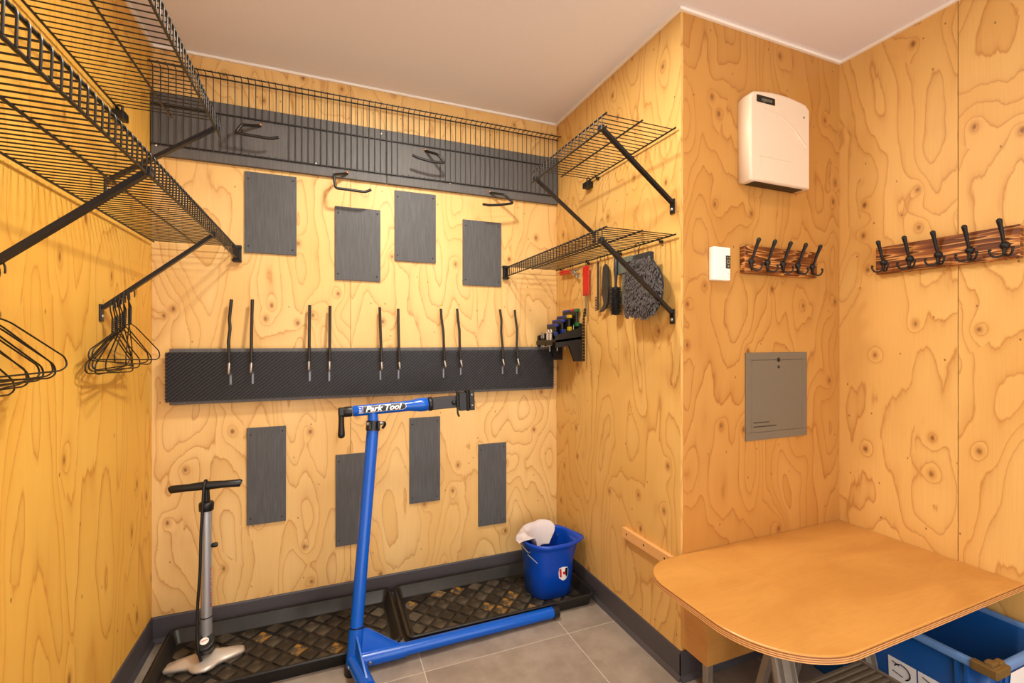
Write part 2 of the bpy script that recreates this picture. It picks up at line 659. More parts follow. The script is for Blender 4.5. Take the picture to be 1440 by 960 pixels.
# floor: grout bed and single tiles
floor = struct(MB().box((XL - .05, YF, -.06), (XRR + .05, YB + .05, -.0015)).build('floor', M['grout']))
tile0 = None
G = 0.0035
tx0, ty0, ts = 0.338, 1.690, 0.598
for i in range(-2, 4):
    for j in range(-5, 2):
        x0, x1 = tx0 + ts * i + G / 2, tx0 + ts * (i + 1) - G / 2
        y0, y1 = ty0 + ts * j + G / 2, ty0 + ts * (j + 1) - G / 2
        x0, x1 = max(x0, XL), min(x1, XRR)
        y0, y1 = max(y0, YF), min(y1, YB)
        if x1 - x0 < .01 or y1 - y0 < .01:
            continue
        if y0 > YJ and x0 > XR:
            continue
        full = abs(x1 - x0 - ts + G) < 1e-4 and abs(y1 - y0 - ts + G) < 1e-4
        c = Vector(((x0 + x1) / 2, (y0 + y1) / 2, 0))
        if full and tile0:
            share(tile0, floor, c, 'floor_tile')
        else:
            t = MB().box((x0, y0, -.010), (x1, y1, 0), bev=0.0012).build('floor_tile', M['tile'], floor, origin=c)
            if full:
                tile0 = t

struct(MB().box((XL - .05, YF, ZC), (XRR + .05, YB + .05, ZC + .06)).build('ceiling', M['ceiling']))


def wall(name, core, panels, mat, seed):
    wl = struct(MB().box(*core).build(name, M['backing']))
    for i, p in enumerate(panels):
        MB().box(*p, bev=0.0008).build('plywood_panel', M[mat], wl, uv=(seed + i * 3.37, seed * .7 + i * 1.91))
    return wl


wall('wall_back', ((XL - .05, YB + T, 0), (XR + .05, YB + T + .04, ZC)),
     [((XL, YB, .0), (0.109, YB + T, ZC)), ((0.1105, YB, .0), (XR, YB + T, ZC))], 'ply_back', 1.0)
wall('wall_left', ((XL - T - .04, YF, 0), (XL - T, YB + T, ZC)),
     [((XL - T, YF, .0), (XL, 0.498, ZC)), ((XL - T, 0.4995, .0), (XL, YB, ZC))], 'ply_left', 4.0)
wall('wall_right', ((XR + T, YJ + T, 0), (XR + T + .04, YB + T, ZC)),
     [((XR, YJ + .0005, .0), (XR + T, YB, ZC))], 'ply_right', 8.2)
wall('wall_alcove', ((XR + T + .002, YJ + T, 0), (XRR + T, YJ + T + .04, ZC)),
     [((XR + T + .0005, YJ, .0), (XRR, YJ + T, ZC))], 'ply_alcove_shaded', 12.3)
wall('wall_far_right', ((XRR + T, YF, 0), (XRR + T + .04, YJ + T, ZC)),
     [((XRR, 0.9075, .0), (XRR + T, YJ + T, ZC)), ((XRR, YF, .0), (XRR + T, 0.9055, ZC))], 'ply_far', 16.9)
# unseen wall behind the camera; its wide opening added to let in fill light
DZ, DX0, DX1 = 2.25, XL + .10, 1.72
wfo = struct(MB().box((XL, YF - .05, DZ), (XRR, YF - T, ZC)).box((XL, YF - .05, 0), (DX0, YF - T, DZ)).box((DX1, YF - .05, 0), (XRR, YF - T, DZ)).build('wall_front', M['backing']))
MB().box((XL, YF - T, DZ), (XRR, YF, ZC)).build('plywood_panel', M['ply_back'], wfo, uv=(30, 4))
MB().box((XL, YF - T, 0), (DX0, YF, DZ)).build('plywood_panel', M['ply_back'], wfo, uv=(31, 6))
MB().box((DX1, YF - T, 0), (XRR, YF, DZ)).build('plywood_panel', M['ply_back'], wfo, uv=(34, 8))

# white bead of filler where the walls meet the ceiling
q = 0.010
struct(MB().box((XL, YB - q, ZC - q), (XR, YB, ZC)).build('trim_1', M['caulk']))
struct(MB().box((XR - q, YJ - q, ZC - q), (XR, YB - q, ZC)).build('trim_2', M['caulk']))
struct(MB().box((XR, YJ - q, ZC - q), (XRR - q, YJ, ZC)).build('trim_3', M['caulk']))
struct(MB().box((XRR - q, YF, ZC - q), (XRR, YJ, ZC)).build('trim_4', M['caulk']))
struct(MB().box((XL, YF, ZC - q), (XL + q, YB - q, ZC)).build('trim_5', M['caulk']))

# vinyl base with a small toe
BH = 0.104


def base(name, a, b, n):
    a, b, n = Vector(a), Vector(b), Vector(n)
    prof = [(0, BH), (.004, BH), (.006, BH - .006), (.006, .018), (.016, .004), (.016, 0), (0, 0)]
    poly = [a + n * o + Vector((0, 0, h)) for o, h in prof]
    return struct(MB().prism(poly, b - a).build(name, M['baseboard']))


base('baseboard_back', (XL, YB, 0), (XR, YB, 0), (0, -1, 0))
base('baseboard_left', (XL, YF, 0), (XL, YB - .006, 0), (1, 0, 0))
base('baseboard_right', (XR, YJ - .006, 0), (XR, YB - .006, 0), (-1, 0, 0))
base('baseboard_alcove', (XR - .006, YJ, 0), (XRR, YJ, 0), (0, -1, 0))
base('baseboard_far_right', (XRR, YF, 0), (XRR, YJ - .006, 0), (-1, 0, 0))

# lamps in the ceiling
for k, ((lx, ly), lr, lw) in enumerate(LAMPS):
    t = thing('ceiling_downlight', (lx, ly, ZC), ['small round ceiling lamp nearest the back wall', 'small round ceiling lamp nearer the bench'][k], 'lamp', 'round ceiling lamps')
    MB().lathe([(lr, 0), (lr + .02, 0), (lr + .018, -.008), (lr, -.012), (lr - .004, -.010), (lr - .004, 0)], (lx, ly, ZC), seg=32).build('trim_ring', M['lamp_white'], t)
    MB().lathe([(lr - .006, 0), (lr - .006, -.004), (0, -.005)], (lx, ly, ZC), seg=32).build('diffuser', M['lamp'], t)


# ================================================================== WIRE SHELVES
WR, RR = 0.0018, 0.0032


def wire_shelf(name, label, side, y0, y1, z, braces, ends, rod_over=0.02):
    """side: -1 on the left wall, +1 on the right wall; the lip hangs down at the front"""
    xw = (XL + .014) if side < 0 else (XR - .014)
    xf = (-0.345) if side < 0 else (0.874)
    s = 1 if side < 0 else -1          # from the wall outwards
    t = thing(name, ((xw + xf) / 2, (y0 + y1) / 2, z - .03), label, 'shelf', 'black wire shelves')
    lip = 0.046
    # one cross wire: from the back rod over the front rod and down to the lip rod
    path = rounded([(xw - s * .004, y0, z + .0035), (xf + s * .001, y0, z + .0035), (xf + s * .0055, y0, z - .004), (xf + s * .0045, y0, z - lip)], 0.006, 2)
    n = int((y1 - y0) / 0.0254)
    first = MB().tube(path, WR, 5).build('cross_wire', M['wire'], t, origin=(xw, y0, z))
    for i in range(1, n + 1):
        share(first, t, (xw, y0 + i * (y1 - y0) / n, z))
    ya, yb = y0 - rod_over, y1 + (rod_over if y1 < 2.1 else 0.004)
    for nm, x, zz in (('back_rod', xw, z), ('middle_rod', (xw + xf) / 2, z), ('front_rod', xf, z), ('lip_rod', xf + s * .001, z - lip)):
        MB().tube([(x, ya, zz), (x, yb, zz)], RR, 8).build(nm, M['wire'], t)
    for (yy, drop) in braces:
        top = Vector((xf - s * .004, yy, z - lip + .002))
        foot = Vector((xw - s * .008, yy, z - lip - drop))
        b = MB()
        b.bar(top + Vector((s * .012, 0, .010)), foot, .017, .011, (0, 1, 0))
        bo = b.build('brace', M['brace'], t)
        MB().box((xf - s * .006, yy - .010, z - lip - .004), (xf + s * .009, yy + .010, z - lip + .016), bev=.002).build('saddle', M['brace'], bo)
        wx = (XL if side < 0 else XR)
        MB().box((wx, yy - .012, z - lip - drop - .042), (wx + s * .006, yy + .012, z - lip - drop + .012), bev=.002).build('foot_plate', M['brace'], bo)
        MB().lathe([(.006, 0), (.006, .002), (.003, .004), (0, .004)], (wx + s * .006, yy, z - lip - drop - .026), (s, 0, 0), 10).build('screw', M['screw'], bo)
    if 'wall' in ends:       # the square plastic end bracket on the side wall
        wx = (XL if side < 0 else XR)
        eb = MB().box((wx, y1 - .004, z - .036), (wx + s * .034, y1 + .040, z - .008), bev=.003).build('end_bracket', M['black_plastic'], t)
        MB().tube(rounded([(wx + s * .008, y1 + .012, z - .01), (wx + s * .010, y1 + .012, z + .012), (wx + s * .026, y1 + .012, z + .010), (wx + s * .024, y1 + .012, z - .01)], .006, 2), .004, 6).build('clip', M['black_plastic'], eb)
    if 'back' in ends:       # bracket on the back wall that takes the front rods
        eb = MB().box((xf - .014, YB - .010, z - lip - .014), (xf + .016, YB, z + .012), bev=.002)
        eb.box((xf - .018, YB - .024, z - .002), (xf + .018, YB - .006, z + .010), bev=.002)
        eb.box((xf - .018, YB - .024, z - lip - .012), (xf + .018, YB - .006, z - lip - .003), bev=.002)
        e = eb.build('end_bracket', M['black_plastic'], t)
        for dx in (-.008, .008):
            MB().tube([(xf + dx, YB - .016, z - lip), (xf + dx, YB - .016, z)], .0032, 6).build('pin', M['black_plastic'], e)
    # wall clips along the back rod
    yy = y1 - 0.05
    k = 0
    while side > 0 and yy > y0 + .02 and k < 5:
        wx = (XL if side < 0 else XR)
        MB().box((wx, yy - .006, z - .014), (wx + s * .012, yy + .006, z - .0035), bev=.001).tube([(wx + s * .012, yy, z - .006), (wx + s * .019, yy, z - .005), (wx + s * .019, yy, z + .005)], .0028, 6).build('wall_clip', M['black_plastic'], t)
        yy -= 0.26
        k += 1
    return t


wire_shelf('wire_shelf', 'upper black wire shelf along the left wall near the ceiling', -1, 0.12, 1.885, 1.977, [(1.838, .212), (0.62, .212)], ('wall',))
wire_shelf('wire_shelf', 'lower black wire shelf along the left wall above the coat hangers', -1, 0.12, 2.232, 1.606, [(1.805, .246), (1.185, .248)], ('back',))
wire_shelf('wire_shelf', 'short upper black wire shelf on the right wall below the ceiling', 1, 1.335, 1.890, 1.976, [(1.345, .212), (1.875, .212)], ('wall',))
wire_shelf('wire_shelf', 'lower black wire shelf on the right wall with brushes hanging below', 1, 1.335, 2.232, 1.594, [(1.345, .232)], ('back',))

# ------------------------------------------------------------------ board and wire rack high on the back wall
BT = 0.019
YBD = YB - BT
bd = thing('mounting_board', ((XL + XR) / 2, YB - .01, 1.955), 'long grey painted board behind the wire rack on the back wall', 'board')
seam = at(544, 240, Y=YBD).x
MB().box((XL + .003, YBD, 1.955), (seam - .0008, YB, 2.206), bev=.002).build('board_plank', M['grey_board'], bd, uv=(2, 3))
MB().box((seam + .0008, YBD, 1.955), (XR - .003, YB, 2.206), bev=.002).build('board_plank', M['grey_board'], bd, uv=(5, 1))
for px, py in ((536, 188), (633, 257.5), (219, 204), (444, 230), (779, 274)):
    p = at(px, py, Y=YBD)
    MB().lathe([(.0055, 0), (.0055, .0015), (.003, .003), (0, .003)], p, (0, -1, 0), 10).build('screw', M['screw'], bd)

YR = YBD - 0.0045
rk = thing('wire_rack', ((XL + XR) / 2, YR, 2.0), 'long black wire rack fixed upright across the top of the back wall', 'rack')
z0r, zmr, z1r = 1.998, 2.156, 2.302
xa, xb = XL + .012, XR - .012
for nm, y, z in (('bottom_rod', YR, z0r), ('middle_rod', YR, zmr), ('top_rod', YR, z1r), ('lip_rod', YR - .042, z1r + .001)):
    xx = xb - .075 if nm == 'middle_rod' else xb
    MB().tube([(xa - .006, y, z), (xx + .006, y, z)], RR if nm != 'lip_rod' else .0028, 8).build(nm, M['wire'], rk)


def rack_wire(zlow):
    return rounded([(0, YR - .004, zlow), (0, YR - .004, z1r + .004), (0, YR - .044, z1r + .005)], .004, 2)


nw = int((xb - xa) / .0254)
cuts = [(at(344, 170, Y=YR).x, at(399, 170, Y=YR).x), (at(566, 210, Y=YR).x, at(618, 210, Y=YR).x)]
full = cut = None
for i in range(nw + 1):
    x = xa + (xb - xa) * i / nw
    is_cut = any(a < x < b for a, b in cuts)
    if is_cut:
        if cut is None:
            m_ = MB().tube(rack_wire(zmr - .006), WR, 5).tube([(0, YR - .004, z0r - .004), (0, YR - .004, z0r + .008)], WR, 5)
            cut = m_.build('cut_wire', M['wire'], rk, origin=(0, YR, z0r))
            cut.location = Vector((x, YR, z0r)) - wloc(rk)
        else:
            share(cut, rk, (x, YR, z0r))
    else:
        if full is None:
            full = MB().tube(rack_wire(z0r - .005), WR, 5).build('upright_wire', M['wire'], rk, origin=(0, YR, z0r))
            full.location = Vector((x, YR, z0r)) - wloc(rk)
        else:
            share(full, rk, (x, YR, z0r))

# ------------------------------------------------------------------ four hooks that carry a wheel each
HOOKS = [
    ('black bent wheel hook nearest the left wall shelf', YBD, [(366, 177), (340, 175), (331, 186.5), (344, 189), (381, 195), (392, 193)]),
    ('black bent wheel hook second from left, above the second grey pad', YBD, [(488, 244), (469, 245.5), (472, 264.5), (486, 266), (514, 270), (522, 266.5)]),
    ('black bent wheel hook in front of the board, third from left', YBD, [(598, 212), (615.5, 217), (625.5, 229), (608, 227.5), (588, 222), (580, 218)]),
    ('black bent wheel hook nearest the right wall', YBD, [(689, 271), (709, 273.5), (722, 285.5), (704, 288), (688, 288.5), (679, 287)]),
]
for lab, yb, pts in HOOKS:
    dep = [0.0, 0.075, 0.082, 0.082, 0.082, 0.085]
    P = [at(px, py, Y=yb - dp) for (px, py), dp in zip(pts, dep)]
    t = thing('wheel_hook', P[0], lab, 'hook', 'wheel hooks on the back wall')
    MB().tube(rounded(P[:-1] + [P[-1]], .012, 4), .0062, 10).build('bent_rod', M['hook_black'], t)
    MB().lathe([(.0062, -.001), (.0062, .003), (.004, .006), (0, .006)], P[0] + Vector((0, -.001, .004)), (0, -1, 0), 12).build('collar', M['copper'], t)

# ------------------------------------------------------------------ grey pads
PADS = [
    ((344, 240), (417, 359), 'largest upper grey wall pad, below the left wheel hook'),
    ((471, 289), (535, 396), 'upper grey wall pad second from left, below the second hook'),
    ((555, 267), (613, 370), 'upper grey wall pad third from left, set higher'),
    ((651, 308), (705, 403), 'upper grey wall pad next to the right wire shelf bracket'),
    ((347, 602), (402, 732), 'lower grey wall pad between the floor pump and the blue stand'),
    ((472, 640), (518, 762), 'lower grey wall pad behind the blue stand pole'),
    ((576, 588), (619, 703), 'lower grey wall pad below the stand clamp'),
    ((673, 625), (712, 734.5), 'lower grey wall pad above the blue bucket'),
]
for (x0, y0), (x1, y1), lab in PADS:
    th = 0.009
    a, b = at(x0, y0, Y=YB - th), at(x1, y1, Y=YB - th)
    t = thing('wall_pad', ((a.x + b.x) / 2, YB - th / 2, b.z), lab, 'pad', 'grey tyre pads on the back wall')
    MB().box((a.x, YB - th, b.z), (b.x, YB, a.z), bev=.0012).build('board', M['grey_pad'], t, uv=(a.x * 9, a.z * 5))
    for sx, sz in ((a.x + .014, a.z - .03), (b.x - .014, a.z - .02), (a.x + .014, b.z + .028), (b.x - .016, b.z + .022)):
        MB().lathe([(.0036, 0), (.0036, .0008), (0, .001)], (sx, YB - th, sz), (0, -1, 0), 8).build('screw', M['black_plastic'], t)

# ------------------------------------------------------------------ rail with ten pegs and a ribbed mat
rl = thing('peg_rail', (0.27, YB - .02, .955), 'long grey rail with black ribbed rubber mat and ten black pegs', 'rail')
BY = YB - .035
x0, x1 = -.585, 1.142
MB().box((x0 + .008, BY, .955), (x1, YB, 1.181), bev=.003).build('backing_board', M['grey_board'], rl, uv=(7, 7))
MY = BY - .004
mz0, mz1 = .968, 1.166
matb = MB().box((x0 - .004, MY, mz0), (x1 - .002, BY, mz1)).build('rubber_mat', M['rib_mat'], rl)
ribs = MB()
pitch, rw, rh = 0.0112, 0.0066, 0.0060
ang = math.radians(40)
ca, sa = math.cos(ang), math.sin(ang)
xm0, xm1 = x0 - .004, x1 - .002
c0 = -sa * xm1 + ca * mz0
c1 = -sa * xm0 + ca * mz1
c = c0
while c < c1:
    # the line -sa*x + ca*z = c inside the rectangle
    hits = []
    for xx in (xm0, xm1):
        z = (c + sa * xx) / ca
        if mz0 - 1e-6 <= z <= mz1 + 1e-6:
            hits.append(Vector((xx, MY, z)))
    for z in (mz0, mz1):
        xx = (ca * z - c) / sa
        if xm0 < xx < xm1:
            hits.append(Vector((xx, MY, z)))
    if len(hits) >= 2:
        a, b = min(hits, key=lambda p: p.x), max(hits, key=lambda p: p.x)
        if (b - a).length > .012:
            nrm = Vector((-sa, 0, ca))
            tri = [nrm * (-rw / 2), Vector((0, -rh, 0)) + nrm * (-rw * .22), Vector((0, -rh, 0)) + nrm * (rw * .22), nrm * (rw / 2)]
            ribs.add([a + q_ for q_ in tri] + [b + q_ for q_ in tri], [[0, 1, 5, 4], [1, 2, 6, 5], [2, 3, 7, 6], [3, 2, 1, 0], [4, 5, 6, 7]])
    c += pitch
tag(ribs.build('rubber_ribs', M['rib_top'], matb), kind='stuff')
PEGS = [  # top, mid points, coat end, bare end, tab x, tab bottom
    [(325.5, 421), (322.5, 449), (323.6, 462), (321.2, 480), (322.4, 510), (321.8, 524), (324.3, 541)],
    [(355, 421), (354.4, 440), (353.8, 462), (353.4, 486), (353.6, 510), (352.8, 522), (355.4, 540)],
    [(435.6, 429), (435.3, 450), (435.0, 470), (434.8, 490), (434.5, 508), (434.3, 519), (435.6, 536)],
    [(464.2, 430), (464.0, 450), (463.8, 470), (463.6, 490), (463.5, 508), (463.4, 519), (463.0, 536)],
    [(534, 432), (534.6, 450), (535.2, 470), (536.0, 490), (536.6, 509), (537.2, 518), (534.9, 534)],
    [(560, 434), (560.2, 450), (560.6, 470), (561.0, 490), (561.5, 509), (562.2, 517), (560.4, 533)],
    [(620, 434), (621, 448), (623.6, 466), (624.2, 486), (625.2, 507), (626.8, 515), (623.8, 531)],
    [(642.8, 434), (644.2, 449), (646.2, 464), (646.4, 486), (648, 506), (649.6, 514), (648, 527)],
    [(703, 435), (705.2, 450), (704.8, 468), (706.8, 488), (707.2, 505), (708.9, 512.5), (706.9, 526)],
    [(724, 436), (725.2, 450), (727.2, 464), (726.6, 486), (728, 504), (729.9, 512), (726.9, 526)],
]
for pts in PEGS:
    n = len(pts)
    deps = [-.018, -.010, .002, .014, .024, .030]
    P = [at(px, py, Y=MY - .008 - dp) for (px, py), dp in zip(pts[:6], deps)]
    p = MB().tube(rounded(P[:5], .01, 3), [.0064] * 1 + [.0062] * (len(rounded(P[:5], .01, 3)) - 1), 8).build('peg', M['peg'], rl)
    tabx = at(pts[6][0], pts[6][1], Y=MY - .008)
    bend = Vector((P[5].x, P[5].y + .004, P[5].z - .004))
    wallp = Vector((tabx.x, MY - .002, P[5].z - .008))
    MB().tube([P[4], P[5], bend, wallp], .0050, 8).build('bare_end', M['steel'], p)
    MB().box((tabx.x - .0045, MY - .0085, tabx.z), (tabx.x + .0045, MY - .0045, wallp.z + .004), bev=.0015).build('tab', M['tab'], p)

# ================================================================== COAT HANGERS
RG = random.Random(3)


def hanger_path():
    pts = []
    r = .021
    for k in range(11):            # hook, seen flat in the Y-Z plane; bears on the origin
        a = math.radians(-20 + 200 * k / 10)
        pts.append(Vector((0, -r * math.cos(a) * -1, -0.0 + r * math.sin(a) - r)))
    pts = [Vector((0, p.y, p.z)) for p in pts]
    pts[-1] = Vector((0, -r, -r))
    pts += [Vector((0, -.019, -.036)), Vector((0, -.006, -.052)), Vector((0, 0, -.060))]
    return pts


hp = hanger_path()
hanger_bodies = {}


def make_hanger(loc, rz, rx, label, group, proto=[None]):
    if proto[0] is None:
        t = thing('coat_hanger', (0, 0, 0), label, 'hanger', group)
        MB().tube(hp, .0020, 6).build('hook', M['wire'], t)
        tw = []
        for sgn in (0, PI):
            tw.append([Vector((.0017 * math.cos(sgn + k * 1.25), .0017 * math.sin(sgn + k * 1.25), -.060 - k * .0026)) for k in range(22)])
        MB().tube(tw[0], .0020, 5).tube(tw[1], .0020, 5).build('twisted_neck', M['wire'], t)
        body = [(0, 0, -.114), (0, .030, -.122), (0, .186, -.198), (0, .194, -.218), (0, .172, -.228), (0, -.172, -.228), (0, -.194, -.218), (0, -.186, -.198), (0, -.030, -.122)]
        MB().tube(rounded(body, .014, 3, True), .0019, 6, closed=True).build('shoulder_wire', M['wire'], t)
        proto[0] = t
    else:
        src = proto[0]
        t = src.copy()
        COL.objects.link(t)
        tag(t, label, 'hanger', group)
        for ch in src.children:
            c_ = ch.copy()
            COL.objects.link(c_)
            c_.parent = t
    t.location = loc
    t.rotation_euler = (rx, 0, rz)
    return t


def brace_z(x, zs, drop):
    xw, xf = XL + .014, -.345
    return zs - .046 - drop * (xf - x) / (xf - xw) + .006


for i in range(9):      # bunched where the second brace meets the wall
    x = -.616 + i * .0058
    rz = -math.radians([1, -3, 3, -7, 6, -11, 9, -15, 12][i])
    hg = make_hanger((x, 1.812, brace_z(x, 1.606, .246) + .008), rz, math.radians(RG.uniform(-5, 6)), 'thin black wire coat hanger in the bunch at the far brace end', 'coat hangers bunched on the far brace')
    hg.scale = (1, .86, 1)
for i in range(8):      # nearer bunch, cut by the edge of the picture
    x = -.628 + i * .0068
    rz = -math.radians([0, 1, 2.5, 4.5, 6.5, 9, 11.5, 13][i])
    make_hanger((x, 1.185, brace_z(x, 1.606, .248) + .008), rz, math.radians(RG.uniform(-4, 4)), 'thin black wire coat hanger in the near bunch at the left picture edge', 'coat hangers bunched on the near brace')

# ================================================================== BOOT TRAYS
tread_src = [None]


def boot_tray(cx, cy, label):
    W, D = 0.862, 0.415
    t = thing('boot_tray', (cx, cy, 0), label, 'tray', 'black boot trays')
    R = lambda ins, z, r=.03: rrect(cx, cy, W - 2 * ins, D - 2 * ins, max(r - ins * .5, .008), z)
    rings = [R(.022, .0005), R(.010, .040), R(.004, .046), R(0, .050), R(.001, .055), R(.008, .057), R(.014, .054), R(.030, .011), R(.036, .009)]
    MB().loft(rings).build('shell', M['tray'], t)
    p = 0.092
    hw = p * 0.5 * 0.80
    bx, by = W / 2 - .042, D / 2 - .042
    nx, ny = int(W / p) + 2, int(D / p) + 2
    for i in range(-2 * nx, 2 * nx + 1):
        for j in range(-2 * ny, 2 * ny + 1):
            if (i + j) % 2:
                continue
            x, y = i * p / 2, j * p / 2
            poly = [(x + hw, y), (x, y + hw), (x - hw, y), (x, y - hw)]
            inside = all(abs(a) <= bx and abs(b) <= by for a, b in poly)
            if inside:
                if tread_src[0] is None:
                    r0 = [Vector((cx + a, cy + b, .009)) for a, b in poly]
                    c0_ = Vector((cx + x, cy + y, 0))
                    r1 = [c0_ + (q_ - c0_) * .93 for q_ in r0]
                    for q_ in r1:
                        q_.z = .0135
                    tread_src[0] = MB().loft([r0, r1], smooth=False).build('tread_diamond', M['tread'], t, origin=c0_)
                else:
                    share(tread_src[0], t, (cx + x, cy + y, 0))
            else:
                # cut diamond at the border
                def clip(P, ax, lim, sg):
                    out = []
                    for k in range(len(P)):
                        a, b = P[k], P[(k + 1) % len(P)]
                        ia, ib = sg * a[ax] <= lim, sg * b[ax] <= lim
                        if ia:
                            out.append(a)
                        if ia != ib:
                            tt = (lim * sg - a[ax]) / (b[ax] - a[ax])
                            out.append(tuple(a[m] + (b[m] - a[m]) * tt for m in (0, 1)))
                    return out
                P = poly
                for ax, lim, sg in ((0, bx, 1), (0, bx, -1), (1, by, 1), (1, by, -1)):
                    P = clip(P, ax, lim, sg) if P else P
                if len(P) >= 3:
                    ar = abs(sum(P[k][0] * P[(k + 1) % len(P)][1] - P[(k + 1) % len(P)][0] * P[k][1] for k in range(len(P)))) / 2
                    if ar > 4e-4:
                        MB().prism([(cx + a, cy + b, .009) for a, b in P], (0, 0, .0045)).build('tread_diamond', M['tread'], t)
    return t


TRY = 2.026
boot_tray(-.146, TRY, 'black boot tray under the floor pump')
boot_tray(.728, TRY, 'black boot tray under the blue bucket')

# ================================================================== FLOOR PUMP
px_, py_ = -.414, 2.045
Z0 = .0136
pm = thing('floor_pump', (px_, py_, Z0), 'silver bicycle floor pump with black handle standing in the boot tray', 'pump')
plan = [(-.128, -.030), (-.122, -.040), (-.070, -.046), (-.046, -.052), (-.034, -.072), (-.014, -.084), (.014, -.084), (.034, -.072), (.046, -.052), (.070, -.040), (.122, -.016), (.128, -.004), (.122, .022), (.060, .034), (.030, .040), (-.030, .036), (-.060, .026), (-.122, .004)]


def pring(k, z):
    return [Vector((px_ + a * k, py_ - .004 + b * (k - .06 * (k < 1)), z)) for a, b in plan]


MB().loft([pring(.97, Z0), pring(1.0, Z0 + .006), pring(1.0, Z0 + .012), pring(.95, Z0 + .017), pring(.6, Z0 + .026), pring(.25, Z0 + .034)]).build('foot', M['cast'], pm)
MB().lathe([(.027, .030), (.030, .040), (.030, .070), (.026, .080), (.022, .084)], (px_, py_, Z0), seg=24).build('base_cup', M['black_plastic'], pm)
MB().lathe([(.0185, .080), (.0185, .565)], (px_, py_, Z0), seg=24).build('barrel', M['silver'], pm)
cl = MB().lathe([(.020, .560), (.024, .562), (.025, .585), (.023, .592), (.016, .594), (.010, .594)], (px_, py_, Z0), seg=24).build('top_collar', M['black_plastic'], pm)
MB().lathe([(.0068, .590), (.0068, .650)], (px_, py_, Z0), seg=12).build('piston_rod', M['black_plastic'], pm)
hz = Z0 + .652
hb = [(-.115, -.002), (-.110, 0), (-.06, .001), (-.02, .002), (.02, .002), (.06, .001), (.110, 0), (.115, -.002)]
rs = [.012, .0145, .0135, .0155, .0155, .0135, .0145, .012]
MB().tube([(px_ + a, py_, hz + b) for a, b in hb], rs, 14).build('handle', M['black_plastic'], pm)
# pressure gauge, tilted to the front
ga = Vector((.02, -.45, .89)).normalized()
gc = Vector((px_, py_ - .028, Z0 + .080))
g = MB().lathe([(.022, -.034), (.033, -.026), (.035, .004), (.033, .008), (.029, .009)], gc, ga, 24).build('gauge', M['black_plastic'], pm)
MB().lathe([(.0285, .0085), (0, .0095)], gc, ga, 24).build('dial', M['white_plastic'], g)
gx = Vector((1, 0, 0))
gy = ga.cross(gx).normalized()
MB().bar(gc + ga * .0103 - gx * .012 - gy * .002, gc + ga * .0103 + gx * .010 + gy * .004, .002, .0008, gy).build('needle', M['red'], g)
# hose from the foot up, over the handle and down to the chuck
hose = [(-.006, -.052, .030), (-.012, -.060, .060), (-.020, -.046, .12), (-.021, -.034, .22), (-.014, -.030, .34), (-.012, -.026, .48), (-.006, -.024, .60), (-.004, -.020, .655), (-.003, -.006, .674), (-.002, .010, .672), (.000, .021, .650), (.004, .022, .58), (.010, .020, .50)]
MB().tube(rounded([(px_ + a, py_ + b, Z0 + c_) for a, b, c_ in hose], .03, 3), .0052, 8).build('hose', M['black_plastic'], pm)
MB().lathe([(.007, 0), (.009, .004), (.009, .016), (.006, .020)], (px_ + .018, py_ - .004, Z0 + .428), (1, -.1, .05), 12).build('valve_clip', M['black_plastic'], pm)
MB().lathe([(.0187, .160), (.0192, .160), (.0192, .164), (.0187, .164)], (px_, py_, Z0), seg=24).build('clip_band', M['black_plastic'], pm)
# red print running up the barrel
pr = MB()
for side_a in (-.55, -2.62):
    zz = .20
    k = 0
    while zz < .345:
        h_ = RG.choice([.010, .013, .016])
        for dz in (0, h_ * .55):
            aa = side_a
            rr = .0188
            c1_, c2_ = aa - .16, aa + .16
            vv = []
            for a2 in (c1_, c2_):
                for z2 in (zz + dz, zz + dz + h_ * .3):
                    vv.append((px_ + rr * math.cos(a2), py_ + rr * math.sin(a2), Z0 + z2))
            pr.add(vv, [[0, 2, 3, 1]])
        zz += h_ + .006
        k += 1
pr.build('red_print', M['red'], pm)

# ================================================================== REPAIR STAND
st = thing('repair_stand', (.09, 1.80, 0), 'blue bicycle repair stand with black clamp and L-shaped legs', 'repair stand')
pole_top = at(524, 606, Y=1.92)
pole_bot = at(501, 884, Y=1.80)
pdir = (pole_top - pole_bot).normalized()
MB().tube([pole_bot - pdir * .01, pole_top + pdir * .03], .0235, 20).build('pole', M['blue_paint'], st)
sl_top = pole_bot + pdir * .006
sl_bot = pole_bot - pdir * .125
sl_bot.z = max(sl_bot.z, .03)
sleeve = MB().tube([sl_bot, sl_top], .0268, 20).build('base_sleeve', M['blue_paint'], st)
MB().tube([sl_top - pdir * .0005, sl_top + pdir * .003], .0272, 20).build('joint_ring', M['brace'], sleeve)
# leg along the back wall
lz = .030
la = Vector((sl_bot.x + .012, sl_bot.y, lz + .012))
lb = at(780, 859.5, Y=1.802)
lb.z = .030
ldir = (lb - la).normalized()
l1 = MB().tube([la + ldir * .12, lb], .0228, 18).build('leg', M['blue_paint'], st)
MB().tube([lb - ldir * .012, lb + ldir * .014], .0252, 18).build('end_cap', M['black_plastic'], l1)
MB().tube([la + ldir * .015, la + ldir * .175], .0268, 18).build('leg_socket', M['blue_paint'], l1)
MB().lathe([(.006, 0), (.006, .004), (.003, .005), (0, .005)], la + ldir * .045 + Vector((0, -.0265, 0)), (0, -1, 0), 10).build('bolt', M['dull_steel'], l1)
